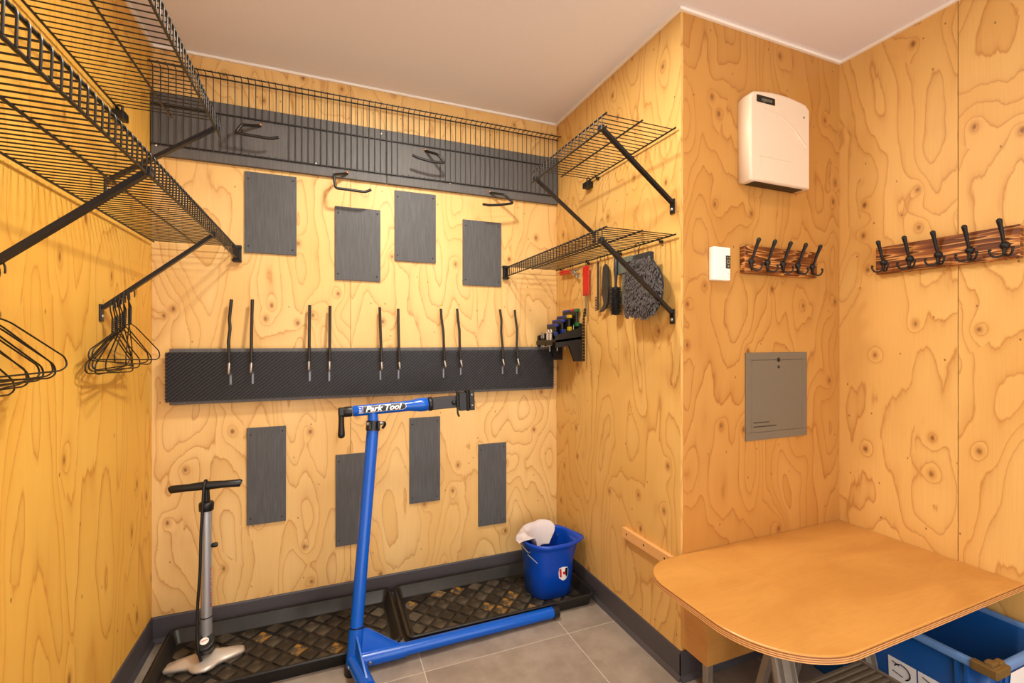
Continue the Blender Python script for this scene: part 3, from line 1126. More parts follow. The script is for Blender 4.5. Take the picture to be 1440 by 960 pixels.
# leg towards the camera
fdir = Vector((.22, -.97, -.02)).normalized()
fa = Vector((sl_bot.x + .004, sl_bot.y - .010, .052))
fb = fa + fdir * .74
fb.z = .026
fdir = (fb - fa).normalized()
l2 = MB().tube([fa + fdir * .14, fb], .0228, 18).build('leg', M['blue_paint'], st)
MB().tube([fb - fdir * .012, fb + fdir * .014], .0252, 18).build('end_cap', M['black_plastic'], l2)
MB().tube([fa, fa + fdir * .16], .0268, 18).build('leg_socket', M['blue_paint'], l2)
MB().lathe([(.006, 0), (.006, .004), (.003, .005), (0, .005)], fa + fdir * .03 + Vector((-.0265, 0, 0)), (-1, 0, 0), 10).build('bolt', M['dull_steel'], l2)
# gusset plates between sleeve and legs
g1 = [sl_top - pdir * .012 + Vector((.018, -.004, 0)), sl_top - pdir * .010 + Vector((.040, -.004, 0)), la + ldir * .165 + Vector((0, -.004, .020)), la + ldir * .165 + Vector((0, -.004, 0)), la + ldir * .02 + Vector((0, -.004, 0))]
MB().prism(g1, (0, .006, 0)).build('gusset', M['blue_paint'], st)
g2 = [sl_top - pdir * .012 + Vector((-.003, -.020, 0)), sl_top - pdir * .012 + Vector((-.003, -.034, 0)), fa + fdir * .15 + Vector((-.003, 0, .022)), fa + fdir * .15 + Vector((-.003, 0, 0)), fa + fdir * .01 + Vector((-.003, 0, 0))]
MB().prism(g2, (.006, 0, 0)).build('gusset', M['blue_paint'], st)
MB().tube([Vector((sl_bot.x - .004, sl_bot.y + .004, 0)), Vector((sl_bot.x - .002, sl_bot.y + .002, .034))], .0262, 18).build('foot_cap', M['black_plastic'], st)
# clamp head
HY = 1.925
ha, hbp = at(496, 578, Y=HY), at(601, 568, Y=HY)
hd = (hbp - ha).normalized()
hl = (hbp - ha).length
hup = Vector((0, 0, 1)) - hd * hd.z
hup.normalize()
hfr = hd.cross(hup)           # towards the back
if hfr.y > 0:
    hfr = -hfr
HRr = .0215
MB().lathe([(.0195, 0), (.0215, .004), (.0215, hl * .74), (.024, hl * .80), (.0285, hl * .90), (.0285, hl * .985), (.026, hl)], ha, hd, 24).build('clamp_tube', M['blue_paint'], st)
MB().tube([pole_top + pdir * .028, ha + hd * (pole_top - ha).dot(hd) * 1.06 - hup * .010], [.0225, .0195], 18).build('head_tee', M['blue_paint'], st)
# collar with bolts at the top of the pole
cc = pole_top
MB().tube([cc + pdir * .002, cc + pdir * .040], .0272, 18).build('quick_release_collar', M['black_plastic'], st)
for sx in (-1, 1):
    MB().box((cc.x + sx * .012 + .004, cc.y - .034, cc.z + .012), (cc.x + sx * .022 + .004, cc.y - .016, cc.z + .040), bev=.002).build('collar_lug', M['black_plastic'], st)
    b_ = MB().lathe([(.007, 0), (.007, .010), (.004, .014), (0, .014)], (cc.x + sx * .020 + .006, cc.y - .026, cc.z + .034), (sx, 0, 0), 10).build('collar_bolt', M['dull_steel'], st)
lv = MB().tube(rounded([(cc.x + .026, cc.y - .026, cc.z + .034), (cc.x + .044, cc.y - .024, cc.z + .036), (cc.x + .046, cc.y - .020, cc.z + .026), (cc.x + .036, cc.y - .016, cc.z + .012)], .006, 3), .0055, 8).build('quick_release_lever', M['black_plastic'], st)


def head_pt(a, v, out=0.0):
    """point on the clamp tube's skin: a along it, v up around it"""
    ph = v / HRr
    r = HRr + .0003 + out
    return ha + hd * a + hup * (r * math.sin(ph)) + hfr * (r * math.cos(ph))


def pill(a0, a1, v0, v1, out, n=14, m=8):
    b = MB()
    hh = (v1 - v0) / 2
    vv, fs = [], []
    for i in range(n + 1):
        t_ = i / n
        for j in range(m + 1):
            s_ = j / m * 2 - 1
            aa = a1 - hh + math.sqrt(max(0, 1 - s_ * s_)) * hh
            vv.append(head_pt(a0 + (aa - a0) * t_, (v0 + v1) / 2 + s_ * hh, out))
    for i in range(n):
        for j in range(m):
            k = i * (m + 1) + j
            fs.append([k, k + 1, k + m + 2, k + m + 1])
    return b.add(vv, fs, 0, True)


VC = .0055
pill(.036, .206, VC - .0142, VC + .0142, .0002).build('decal_border', M['white_print'], st)
pill(.0375, .2040, VC - .0128, VC + .0128, .0005).build('decal_field', M['black_print'], st)
V_, F_ = text_mesh('Park Tool', .033, 0.32, 0.0011)
V_, F_ = slice_mesh(V_, F_, .0016)
k_ = .142 / (max(p.x for p in V_) - min(p.x for p in V_))
mx_ = (max(p.x for p in V_) + min(p.x for p in V_)) / 2
my_ = (max(p.y for p in V_) + min(p.y for p in V_)) / 2
MB().add([head_pt(.118 + (p.x - mx_) * k_, VC + (p.y - my_) * 0.92, .0009) for p in V_], F_).build('lettering', M['white_print'], st)
# white stacked mark left of the lettering
mk = MB()
for (a0, a1, v0, v1) in ((.020, .036, -.009, -.007), (.020, .036, .018, .0195), (.020, .0215, -.009, .0195), (.034, .0355, -.009, .0195), (.023, .032, -.004, -.001), (.023, .032, .003, .006), (.023, .032, .010, .013)):
    q4 = [head_pt(a0, v0, .0004), head_pt(a1, v0, .0004), head_pt(a1, v1, .0004), head_pt(a0, v1, .0004)]
    mk.add(q4, [[0, 1, 2, 3]])
mk.build('white_mark', M['white_print'], st)
# black crank at the near end
kb = ha - hd * .002
MB().lathe([(.0195, 0), (.0205, -.006), (.0205, -.026), (.018, -.032)], kb, hd, 20).build('crank_hub', M['black_plastic'], st)
cp = kb - hd * .036
ck = MB().box((cp.x - .016, cp.y - .016, cp.z - .015), (cp.x + .014, cp.y + .016, cp.z + .018), bev=.006)
ck.build('crank_elbow', M['black_plastic'], st)
MB().lathe([(.011, -.012), (.0105, -.03), (.0115, -.06), (.0135, -.085), (.0125, -.096), (.006, -.101), (0, -.1015)], cp + Vector((-.004, 0, 0)), (0, 0, 1), 16).build('crank_grip', M['black_plastic'], st)
# jaws at the far end
je = hbp + hd * .003
MB().lathe([(.0275, 0), (.0295, .002), (.0295, .014), (.026, .017)], je, hd, 22).build('end_collar', M['black_plastic'], st)


def hbox(a0, a1, o0, o1, v0, v1, bev=.003):
    """box in the head's own frame: along, outwards, up"""
    b = MB().box((a0, o0, v0), (a1, o1, v1), bev=bev)
    b.v = [ha + hd * p.x + hfr * p.y + hup * p.z for p in b.v]
    return b


L0 = hl + .017
hbox(L0, L0 + .116, -.014, .014, -.025, .025).build('clamp_arm', M['charcoal'], st)
jw = hbox(L0 + .116, L0 + .150, -.018, .018, -.040, .036).build('fixed_jaw', M['black_plastic'], st)
hbox(L0 + .150, L0 + .160, -.020, .020, -.044, .044).build('jaw_pad', M['bristle'], jw)
jw2 = hbox(L0 + .162, L0 + .184, -.020, .020, -.042, .046).build('moving_jaw', M['black_plastic'], st)
for vv_ in (-.022, .024):
    p0 = ha + hd * (L0 + .172) + hup * vv_ + hfr * .020
    MB().lathe([(.005, 0), (.005, .003), (0, .0035)], p0, hfr, 10).build('bolt', M['dull_steel'], jw2)
pa = ha + hd * (L0 + .106) + hfr * .021
MB().tube(rounded([pa + hup * .046, pa - hup * .050, pa - hup * .062 + hd * .006], .006, 3), .0042, 8).build('clamp_lever', M['black_plastic'], st)
MB().lathe([(.010, 0), (.010, .006), (.005, .009), (0, .009)], ha + hd * (L0 + .094) + hfr * .013 + hup * -.002, hfr, 12).build('cam_knob', M['black_plastic'], st)

# ================================================================== BUCKET AND CLOTH
bx_, by_ = 1.002, 2.015
bk = thing('bucket', (bx_, by_, .0136), 'blue plastic bucket with spout standing in the right-hand boot tray', 'bucket')
zb = .0136


def bring(wx, wy, r, z, sp=0.0, dip=0.0):
    R_ = rrect(bx_, by_, wx, wy, r, z, 8)
    out = []
    sd = Vector((.93, -.36, 0)).normalized()
    for p in R_:
        d_ = Vector((p.x - bx_, p.y - by_, 0)).normalized()
        k = max(0.0, d_.dot(sd)) ** 10
        out.append(Vector((p.x + sd.x * sp * k, p.y + sd.y * sp * k, z - dip * k)))
    return out


H_ = .258
rings = [bring(.196, .184, .066, zb), bring(.206, .194, .070, zb + .006), bring(.224, .212, .082, zb + .12), bring(.242, .230, .092, zb + .225),
         bring(.244, .232, .092, zb + .232, .010), bring(.258, .246, .10, zb + .238, .026), bring(.264, .252, .102, zb + .250, .036, .003), bring(.260, .248, .10, zb + H_, .038, .005),
         bring(.250, .238, .096, zb + H_ + .001, .036, .006), bring(.240, .228, .092, zb + .244, .020, .006), bring(.218, .206, .080, zb + .12), bring(.198, .186, .068, zb + .010)]
MB().loft(rings).build('pail', M['bucket_blue'], bk)
# wire bail folded down along the rim, ears on two sides
ear = [Vector((bx_ - .112, by_ - .060, zb + .205)), Vector((bx_ + .100, by_ + .085, zb + .205))]
bail = []
for k in range(17):
    a = math.radians(205 - 165 * k / 16)
    bail.append(Vector((bx_ + .142 * math.cos(a), by_ + .136 * math.sin(a), zb + .218 + .050 * math.sin(PI * k / 16))))
bo_ = MB().tube(bail, .0024, 8).build('bail', M['dull_steel'], bk)
for p in (bail[0], bail[-1]):
    d_ = Vector((bx_ - p.x, by_ - p.y, 0)).normalized()
    MB().tube([p, p + d_ * .024 + Vector((0, 0, -.004))], .0026, 8).build('bail_pivot', M['dull_steel'], bo_)
MB().tube([Vector((bx_ - .128, by_ - .050, zb + .206)), Vector((bx_ - .100, by_ - .098, zb + .180))], .0022, 6).build('bail_end', M['dull_steel'], bo_)
# sticker, low on the side that faces the room
def bucket_skin(px, py, out):
    """front skin of the pail where the measured direction meets it"""
    u = (px - 720) / F_PX
    dirv = Vector((SF + u * CF, CF - u * SF, (480 - py) / F_PX))
    lo, hi = 1.7, 2.3
    for _ in range(60):
        d_ = (lo + hi) / 2
        p = CAM + dirv * d_
        h_ = min(max((p.z - zb) / .222, 0), 1)
        hx, hy, r = (.206 + .034 * h_) / 2, (.194 + .034 * h_) / 2, .070 + .022 * h_
        qx, qy = max(abs(p.x - bx_) - (hx - r), 0), max(abs(p.y - by_) - (hy - r), 0)
        inside = abs(p.x - bx_) < hx and abs(p.y - by_) < hy and math.hypot(qx, qy) < r
        if inside:
            hi = d_
        else:
            lo = d_
    return CAM + dirv * (lo - out)


def sticker(poly, mat, out, nm, parent):
    c_ = Vector((sum(p[0] for p in poly) / len(poly), sum(p[1] for p in poly) / len(poly)))
    vv = [bucket_skin(c_.x, c_.y, out)]
    fs = []
    steps = 3
    n = len(poly)
    for s_ in range(1, steps + 1):
        for p in poly:
            q_ = c_ + (Vector(p) - c_) * (s_ / steps)
            vv.append(bucket_skin(q_.x, q_.y, out))
    for k in range(n):
        fs.append([0, 1 + k, 1 + (k + 1) % n])
        for s_ in range(steps - 1):
            a = 1 + s_ * n
            fs.append([a + k, a + n + k, a + n + (k + 1) % n, a + (k + 1) % n])
    return MB().add(vv, fs, 0, True).build(nm, mat, parent)


stk = sticker([(786.5, 799), (791, 797), (798, 796.5), (799, 800), (798.5, 808), (795.5, 814), (791.5, 816), (786, 812.5), (785.5, 805)], M['white_print'], .0015, 'sticker', bk)
sticker([(786.5, 800.5), (789.5, 799.5), (790, 811), (787.5, 812)], M['red'], .0022, 'sticker_red', stk)
sticker([(795, 798), (798.5, 797.5), (798.2, 808), (796, 811), (794.5, 805)], M['black_print'], .0022, 'sticker_black', stk)
sticker([(793.5 + 2.2 * math.cos(a * PI / 4), 805.5 + 2.2 * math.sin(a * PI / 4)) for a in range(8)], M['red'], .0028, 'sticker_disc', stk)

# cloth thrown over the rim
cm = MB()
NU, NV = 34, 26
grid = []
for i in range(NU + 1):
    tt = i / NU
    a0_ = 198 - 140 * tt
    row = []
    for j in range(NV + 1):
        s_ = j / NV
        # across: outside hem -> over the rim -> inside
        prof_r = [(.166, .236), (.158, .256), (.142, .276), (.126, .283), (.104, .274), (.082, .240), (.062, .196)]
        f_ = s_ * (len(prof_r) - 1)
        k = min(int(f_), len(prof_r) - 2)
        fr = f_ - k
        r = prof_r[k][0] * (1 - fr) + prof_r[k + 1][0] * fr
        z = prof_r[k][1] * (1 - fr) + prof_r[k + 1][1] * fr
        wob = noise.noise(Vector((tt * 5, s_ * 2.2, 1.7)))
        wob2 = noise.noise(Vector((tt * 14, s_ * 4, 5.1)))
        edge = (abs(s_ - .5) * 2) ** 1.5
        r += .014 * wob * edge + .005 * wob2
        z += .012 * wob + .004 * wob2
        if s_ < .35:
            z += .012 * math.sin(tt * 9 + 1) * (1 - s_ / .35)
        if s_ > .6:
            z -= .022 * math.sin(tt * PI) * (s_ - .6) / .4
        aa = math.radians(a0_ + (tt ** 3) * 16 * math.sin(s_ * 6.5) - (1 - tt) ** 3 * 12 * math.cos(s_ * 5)) + .14 * wob * edge
        row.append(Vector((bx_ + r * math.cos(aa) * .95, by_ + r * math.sin(aa) * .92, zb + z)))
    grid.append(row)
vv = [p for row in grid for p in row]
fs = []
for i in range(NU):
    for j in range(NV):
        k = i * (NV + 1) + j
        fs.append([k, k + 1, k + NV + 2, k + NV + 1])
cm.add(vv, fs, 0, True)
clo = cm.build('cleaning_cloth', M['cloth'])
tag(clo, 'crumpled white cleaning cloth draped over the blue bucket rim', 'cloth')
sm_ = clo.modifiers.new('thickness', 'SOLIDIFY')
sm_.thickness = .003
sb_ = clo.modifiers.new('smooth', 'SUBSURF')
sb_.levels = sb_.render_levels = 1

# ================================================================== BENCH IN THE ALCOVE
zt, tk = 0.450, 0.021
outline = []


def arc(cx, cy, r, a0, a1, n=14):
    return [(cx + r * math.cos(math.radians(a0 + (a1 - a0) * k / n)), cy + r * math.sin(math.radians(a0 + (a1 - a0) * k / n))) for k in range(n + 1)]


outline = [(XRR - .002, YJ - .002), (XR - .002, YJ - .002)]
outline += [(XR - .03, YJ - .004)]
outline += arc(1.118, 1.160, .140, 100, 180, 10)
outline += arc(.978 + .235, .742 + .225, .235, 184, 270, 16)
outline += [(XRR - .002, .742)]
bt = thing('bench', ((XR + XRR) / 2, 1.02, 0.12), 'orange plywood bench top with rounded front corner in the alcove', 'bench')


def oring(ins, z):
    c_ = Vector((1.6, 1.05))
    out = []
    n = len(outline)
    for i, p in enumerate(outline):
        a, b = Vector(outline[i - 1]), Vector(outline[(i + 1) % n])
        tg = (b - a).normalized()
        nn = Vector((tg.y, -tg.x))
        if nn.dot(c_ - Vector(p)) < 0:
            nn = -nn
        q_ = Vector(p)
        if p[0] < XRR - .01 and p[1] < YJ - .003 or (p[1] < .75):
            q_ = q_ + nn * ins
        if p[0] > XRR - .01:
            q_.x = p[0]
        out.append(Vector((q_.x, q_.y, z)))
    return out


MB().loft([oring(.003, zt - .0055), oring(.0008, zt - .0045), oring(.0012, zt - .002), oring(.004, zt)], smooth=False).build('top_veneer', M['bench'], bt, uv=(3, 5))
lay = [(-.0055, 1), (-.0078, 0), (-.0102, 1), (-.0128, 0), (-.0154, 1), (-.0182, 0), (-.021, 0)]
for k in range(len(lay) - 1):
    MB().loft([oring(.0004 if lay[k][1] else .0, zt + lay[k + 1][0]), oring(.0004 if lay[k][1] else .0, zt + lay[k][0])], smooth=False).build('ply_layer', M['veneer_dark'] if lay[k][1] else M['veneer_light'], bt)
# boxed support under it, against the alcove wall
sup = MB().box((XR, 1.196, .125), (XR + .012, YJ - .0005, zt - tk)).box((XR, 1.184, .125), (XRR - .002, 1.196, zt - tk)).box((XR + .012, 1.196, .125), (XRR - .002, YJ - .0005, .135))
sup.build('support_box', M['bench'], bt, uv=(1, 2))

MB().box((1.188, 1.192, 0), (1.216, 1.214, .125), bev=.003).box((1.196, 1.189, 0), (1.208, 1.193, .125)).build('support_leg', M['alu'], bt)

# cleat screwed to the right wall
a = at(878, 741, X=XR - .018)
cz = at(878, 756, X=XR - .018)
cle = thing('wall_cleat', (XR - .009, 1.48, .386), 'narrow wooden cleat on the right wall beside the bench', 'cleat')
MB().box((XR - .018, 1.338, .388), (XR, 1.632, .428), bev=.001).build('strip', M['veneer_light'], cle)
for yy in (1.60, 1.49, 1.37):
    MB().lathe([(.004, 0), (.004, .001), (0, .0012)], (XR - .018, yy, .410), (-1, 0, 0), 8).build('screw', M['black_plastic'], cle)

# ------------------------------------------------------------------ step stool under the bench
so = thing('step_stool', (1.36, .95, 0), 'aluminium step stool with ribbed tread pushed under the bench', 'step stool')
for x in (1.192, 1.530):
    a_, b_ = Vector((x, .950, .415)), Vector((x, .858, .0))
    f = MB().bar(a_, b_, .072, .004, (1, 0, 0))
    for dx in (-.034, -.006, .034):
        f.bar(a_ + Vector((dx, -.008, 0)), b_ + Vector((dx, -.008, 0)), .004 if dx != -.006 else .010, .016, (1, 0, 0))
    f.build('front_leg', M['alu'], so)
    xr = 1.290 if x < 1.3 else 1.440
    MB().bar((xr, .990, .415), (xr, 1.100, .0), .026, .020, (1, 0, 0)).build('rear_leg', M['alu'], so)
    MB().bar((x, .910, .230), (xr, 1.040, .230), .012, .004, (0, 0, 1)).build('side_rail', M['alu'], so)
MB().box((1.290, 1.035, .210), (1.440, 1.045, .235), bev=.002).build('rear_crossbar', M['alu'], so)
stp = MB().box((1.236, .660, .222), (1.490, .902, .246), bev=.003).build('step', M['alu_step'], so)
rib0 = None
yy = .671
while yy < .895:
    if rib0 is None:
        rib0 = MB().box((1.239, yy - .0055, .245), (1.487, yy + .0055, .2515), bev=.0018).build('step_rib', M['alu_step'], stp, origin=(1.363, yy, .245))
    else:
        share(rib0, stp, (1.363, yy, .245))
    yy += .0185
for x in (1.232, 1.493):
    MB().box((x - .004, .655, .215), (x + .004, .915, .256), bev=.002).build('step_end', M['alu'], stp)
MB().box((1.155, .880, .395), (1.565, 1.030, .415), bev=.003).build('platform', M['alu_step'], so)

# ------------------------------------------------------------------ blue crate
cr = thing('storage_crate', (1.83, .93, 0), 'blue plastic storage crate with brown corner latch under the bench', 'crate')
ccx, ccy, cw_, cdp, ch_ = 1.832, .935, .372, .560, .335
Rg = lambda ins, z, r=.03: rrect(ccx, ccy, cw_ - 2 * ins, cdp - 2 * ins, max(r - ins * .4, .006), z)
MB().loft([Rg(.040, 0), Rg(.036, .004), Rg(.016, ch_ - .012), Rg(.021, ch_ - .012), Rg(.044, .006)]).build('tub', M['crate_blue'], cr)
MB().loft([Rg(.017, ch_ - .022), Rg(.002, ch_ - .022), Rg(0, ch_ - .018), Rg(0, ch_ - .003), Rg(.003, ch_), Rg(.014, ch_), Rg(.018, ch_ - .003), Rg(.020, ch_ - .012)], close=True).build('rim', M['crate_rim'], cr)
ribm = None
for yy in (.72, .742, 1.02, 1.06):
    MB().bar((ccx - cw_ / 2 + .034, yy, .02), (ccx - cw_ / 2 + .014, yy, ch_ - .024), .008, .012, (0, 1, 0)).build('side_rib', M['crate_blue'], cr)
for xx in (1.70, 1.725, 1.90, 1.93, 1.96):
    MB().bar((xx, ccy - cdp / 2 + .034, .02), (xx, ccy - cdp / 2 + .014, ch_ - .024), .008, .012, (1, 0, 0)).build('front_rib', M['crate_blue'], cr)
# brown latch over the front left corner
lx0, ly0 = ccx - cw_ / 2, ccy - cdp / 2
lt = MB().box((lx0 - .006, ly0 - .008, ch_ - .020), (lx0 + .062, ly0 + .012, ch_ + .004), bev=.003)
lt.box((lx0 - .0068, ly0 - .0072, ch_ - .0208), (lx0 + .014, ly0 + .050, ch_ + .0046), bev=.003)
lt.box((lx0 + .004, ly0 + .004, ch_ + .000), (lx0 + .030, ly0 + .026, ch_ + .014), bev=.004)
lt.box((lx0 + .036, ly0 + .002, ch_ + .000), (lx0 + .060, ly0 + .020, ch_ + .012), bev=.004)
lt.box((lx0 + .002, ly0 + .000, ch_ - .012), (lx0 + .061, ly0 + .024, ch_ + .006), bev=.003)
lt.build('corner_latch', M['latch'], cr)
# printed paper labels on the side


def side_pt(y, z, out=.002):
    k = z / (ch_ - .012)
    return Vector((ccx - cw_ / 2 + .036 - .020 * k - out, y, z))


lb_ = None
for (ya, yb_, za, zb_) in ((.918, .842, .085, .212), (.838, .745, .075, .212)):
    l_ = MB().add([side_pt(ya, za), side_pt(yb_, za), side_pt(yb_, zb_), side_pt(ya, zb_)], [[0, 1, 2, 3]]).build('paper_label', M['white_print'], cr)
    ink = MB()
    pts = []
    for k in range(9):
        an = PI * (.15 + 1.2 * k / 8)
        pts.append(side_pt((ya + yb_) / 2 + .022 * math.cos(an), (za + zb_) / 2 + .03 + .022 * math.sin(an), .0035))
    ink.tube(pts, .0018, 4)
    for k in range(3):
        ink.tube([side_pt(ya - .012, zb_ - .012 - .03 * k, .0035), side_pt(ya - .03 - .01 * k, zb_ - .018 - .03 * k, .0035)], .0016, 4)
    if lb_ is not None:
        for k in range(4):
            ink.tube([side_pt(yb_ + .016 + .008 * k, zb_ - .02, .0035), side_pt(yb_ + .012 + .008 * k, zb_ - .06, .0035)], .0018, 4)
    ink.build('label_print', M['black_print'], l_)
    lb_ = l_
fy = ly0 + .012
MB().add([(1.765, ly0 + .021, .20), (1.86, ly0 + .021, .20), (1.86, ly0 + .0145, .290), (1.765, ly0 + .0145, .290)], [[0, 1, 2, 3]]).build('paper_label', M['white_print'], cr)

# ================================================================== ALCOVE WALL
# wall heater
ht = thing('wall_heater', (1.607, YJ - .03, 1.805), 'cream wall heater with curved front and dark badge on the alcove wall', 'heater')
hx0, hx1, hz0, hz1, hdp = 1.449, 1.768, 1.806, 2.128, .060


def hring(y, ins):
    out = []
    n = 16
    x0_, x1_ = hx0 + ins, hx1 - ins
    for k in range(5):      # bottom, left to right
        out.append(Vector((x0_ + (x1_ - x0_) * k / 4, y, hz0 + ins)))
    for k in range(n + 1):  # arched top, right to left
        t_ = k / n
        x_ = x1_ + (x0_ - x1_) * t_
        e = min(t_, 1 - t_)
        z_ = hz1 - ins + .022 * math.sin(PI * (0.08 + .84 * t_)) - (.016 * (1 - e / .08) ** 2 if e < .08 else 0)
        out.append(Vector((x_, y, z_)))
    return out


body = MB().loft([hring(YJ, .004), hring(YJ - .012, 0), hring(YJ - hdp + .009, 0), hring(YJ - hdp + .003, .002), hring(YJ - hdp, .007)]).build('casing', M['cream'], ht)
FY = YJ - hdp
# swept ridge across the front
rp = []
for k in range(19):
    t_ = k / 18
    rp.append(Vector((hx0 + .040 + (hx1 - hx0 - .066) * t_, FY + .0005, hz1 - .046 - .115 * t_ ** 2.3)))
MB().tube(rp, [.0022 + .0062 * (k / 18) for k in range(19)], 8, flat=((0, 1, 0), .75)).build('swept_ridge', M['cream'], body)
# lower access flap: thin raised frame lines
fl = MB()
fl.box((hx0 + .045, FY - .0014, hz0 + .020), (hx0 + .0475, FY, hz0 + .095)).box((hx0 + .045, FY - .0014, hz0 + .093), (hx0 + .21, FY, hz0 + .0955))
fl.build('flap_line', M['cream'], body)
MB().box((hx0 + .030, YJ - hdp + .010, hz0 - .0015), (hx1 - .030, YJ - .008, hz0 + .002)).build('air_outlet', M['black_print'], body)
MB().lathe([(.004, 0), (.004, .001), (0, .0012)], (hx1 - .035, FY, hz1 - .045), (0, -1, 0), 10).build('indicator', M['panel_grey'], body)
bd_ = MB().box((hx0 + .030, FY - .002, hz1 - .030), (hx0 + .124, FY, hz1 - .004), bev=.0008).build('badge', M['black_print'], ht)
V_, F_ = text_mesh('uygenea', .019, 0.2, 0.0)
MB().add([(hx0 + .080 + p.x * .9, FY - .0026, hz1 - .017 + p.y) for p in V_], F_).build('badge_lettering', M['screen_mark'], bd_)

# thermostat
tm = thing('thermostat', (1.347, YJ - .012, 1.432), 'small white thermostat with dark display on the alcove wall', 'thermostat')
tx0_, tx1_, tz0_, tz1_ = 1.308, 1.388, 1.434, 1.556
MB().box((tx0_, YJ - .026, tz0_), (tx1_, YJ, tz1_), bev=.003).build('casing', M['white_plastic'], tm)
ds = MB().box((tx1_ - .024, YJ - .0272, tz1_ - .078), (tx1_ - .0015, YJ - .0255, tz1_ - .030), bev=.0008).build('display', M['screen'], tm)
dm = MB()
for (u0, v0, u1, v1) in ((.004, .038, .008, .042), (.012, .038, .016, .042), (.004, .030, .016, .032), (.004, .020, .006, .030), (.014, .020, .016, .030), (.005, .018, .015, .020), (.006, .008, .010, .010), (.010, .006, .014, .012)):
    dm.box((tx1_ - .022 + u0, YJ - .0276, tz1_ - .078 + v0), (tx1_ - .022 + u1, YJ - .0271, tz1_ - .078 + v1))
dm.build('display_digits', M['screen_mark'], ds)
for zz in (tz1_ - .094, tz1_ - .107):
    MB().lathe([(.0042, 0), (.0042, .002), (.003, .003), (0, .003)], (tx1_ - .012, YJ - .026, zz), (0, -1, 0), 12).build('button', M['white_plastic'], tm)

# access panel
ap = thing('access_panel', (1.658, YJ - .004, .828), 'taupe metal access panel with small lock on the alcove wall', 'panel')
ax0, ax1, az0, az1 = 1.489, 1.828, .828, 1.167
b = MB()
b.box((ax0, YJ - .005, az0), (ax1, YJ, az0 + .030), bev=.001).box((ax0, YJ - .005, az1 - .028), (ax1, YJ, az1), bev=.001)
b.box((ax0, YJ - .005, az0 + .030), (ax0 + .030, YJ, az1 - .028), bev=.001).box((ax1 - .028, YJ - .005, az0 + .030), (ax1, YJ, az1 - .028), bev=.001)
b.box((ax0 + .029, YJ - .0012, az0 + .029), (ax1 - .027, YJ, az1 - .027))
b.build('frame', M['panel_grey'], ap)
dr = MB().box((ax0 + .0312, YJ - .0048, az0 + .0312), (ax1 - .0292, YJ - .001, az1 - .0302), bev=.0006).build('door', M['panel_grey'], ap)
xc = (ax0 + ax1) / 2 + .006
MB().lathe([(.006, 0), (.006, .0015), (0, .002)], (xc, YJ - .0048, az1 - .057), (0, -1, 0), 12).build('lock', M['black_plastic'], dr)
MB().lathe([(.009, 0), (.009, .001), (0, .0012)], (xc, YJ - .0046, az1 - .029), (0, -1, 0), 12).build('finger_notch', M['black_plastic'], dr)
tl = MB()
for row, (wid, zz) in enumerate(((.085, .066), (.118, .050))):
    x_ = ax0 + .040
    while x_ < ax0 + .040 + wid:
        lw_ = RG.uniform(.003, .0065)
        tl.box((x_, YJ - .0051, az0 + zz), (x_ + lw_, YJ - .0047, az0 + zz + .0042))
        x_ += lw_ + .0016
tl.build('door_print', M['black_print'], dr)


# coat racks
def coat_rack(label, origin, rt, nrm, length, group='burnt pine coat racks'):
    """origin: lower left corner of the board on the wall; rt along, nrm out of the wall"""
    o, rt, nrm = Vector(origin), Vector(rt), Vector(nrm)
    up = Vector((0, 0, 1))

    def W(a, n_, z):
        return o + rt * a + nrm * n_ + up * z
    t = thing('coat_rack', W(length / 2, 0, 0), label, 'coat rack', group)
    b = MB().box((0, 0, 0), (length, .024, .106), bev=.004)
    b.v = [W(p.x, p.y, p.z) for p in b.v]
    b.build('board', M['rack_wood'], t, uv=(o.x * 3, o.y * 2), origin=W(length / 2, 0, 0))
    for k in range(5):
        a = .030 + k * (length - .065) / 4
        z = .044
        hk = MB()
        prong = rounded([W(a, .026, z), W(a, .036, z + .016), W(a, .044, z + .040), W(a, .056, z + .066), W(a, .060, z + .076)], .02, 3)
        n = len(prong)
        hk.tube(prong, [.0042 + .0036 * (i / (n - 1)) ** 1.6 for i in range(n)], 10)
        h = hk.build('hook', M['black_iron'], t)
        MB().lathe([(.0078, 0), (.0074, .004), (.004, .0075), (0, .009)], prong[-1] - (prong[-1] - prong[-2]).normalized() * .001, prong[-1] - prong[-2], 10).build('prong_tip', M['black_iron'], h)
        MB().lathe([(.0125, 0), (.0130, .004), (.0105, .010), (.005, .014), (0, .015)], W(a, .023, z), nrm, 16).build('boss', M['black_iron'], h)
        MB().tube([W(a, .028, z - .004), W(a, .030, z - .030)], [.006, .0045], 8).build('stem', M['black_iron'], h)
        for sg in (-1, 1):
            sp = rounded([W(a, .029, z - .024), W(a + sg * .008, .036, z - .036), W(a + sg * .021, .046, z - .035), W(a + sg * .028, .050, z - .020), W(a + sg * .027, .049, z - .012)], .012, 3)
            MB().tube(sp, .0032, 8).lathe([(0, -.004), (.0035, -.003), (.0048, 0), (.0035, .003), (0, .004)], sp[-1], (0, 0, 1), 10).build('side_prong', M['black_iron'], h)
    return t


coat_rack('burnt brown wooden coat rack under the cream wall heater', (1.461, YJ, 1.468), (1, 0, 0), (0, -1, 0), .402)
coat_rack('burnt brown wooden coat rack on the far right wall', (XRR, 1.152, 1.472), (0, -1, 0), (-1, 0, 0), .410)

# ================================================================== TOOLS UNDER THE RIGHT SHELF
ROD = Vector((XR - .014, 0, 1.594))     # back rod of the lower right shelf
TX = XR - .020


def s_hook(mb, y, ztop, zlow, x=TX):
    mb.tube(rounded([(XR - .007, y, ztop - .012), (XR - .006, y, ztop + .006), (XR - .022, y, ztop + .006), (XR - .022, y, ztop - .010), (x, y, zlow - .006), (x, y - .005, zlow - .008), (x, y - .006, zlow)], .005, 3), .0012, 6)
    return mb


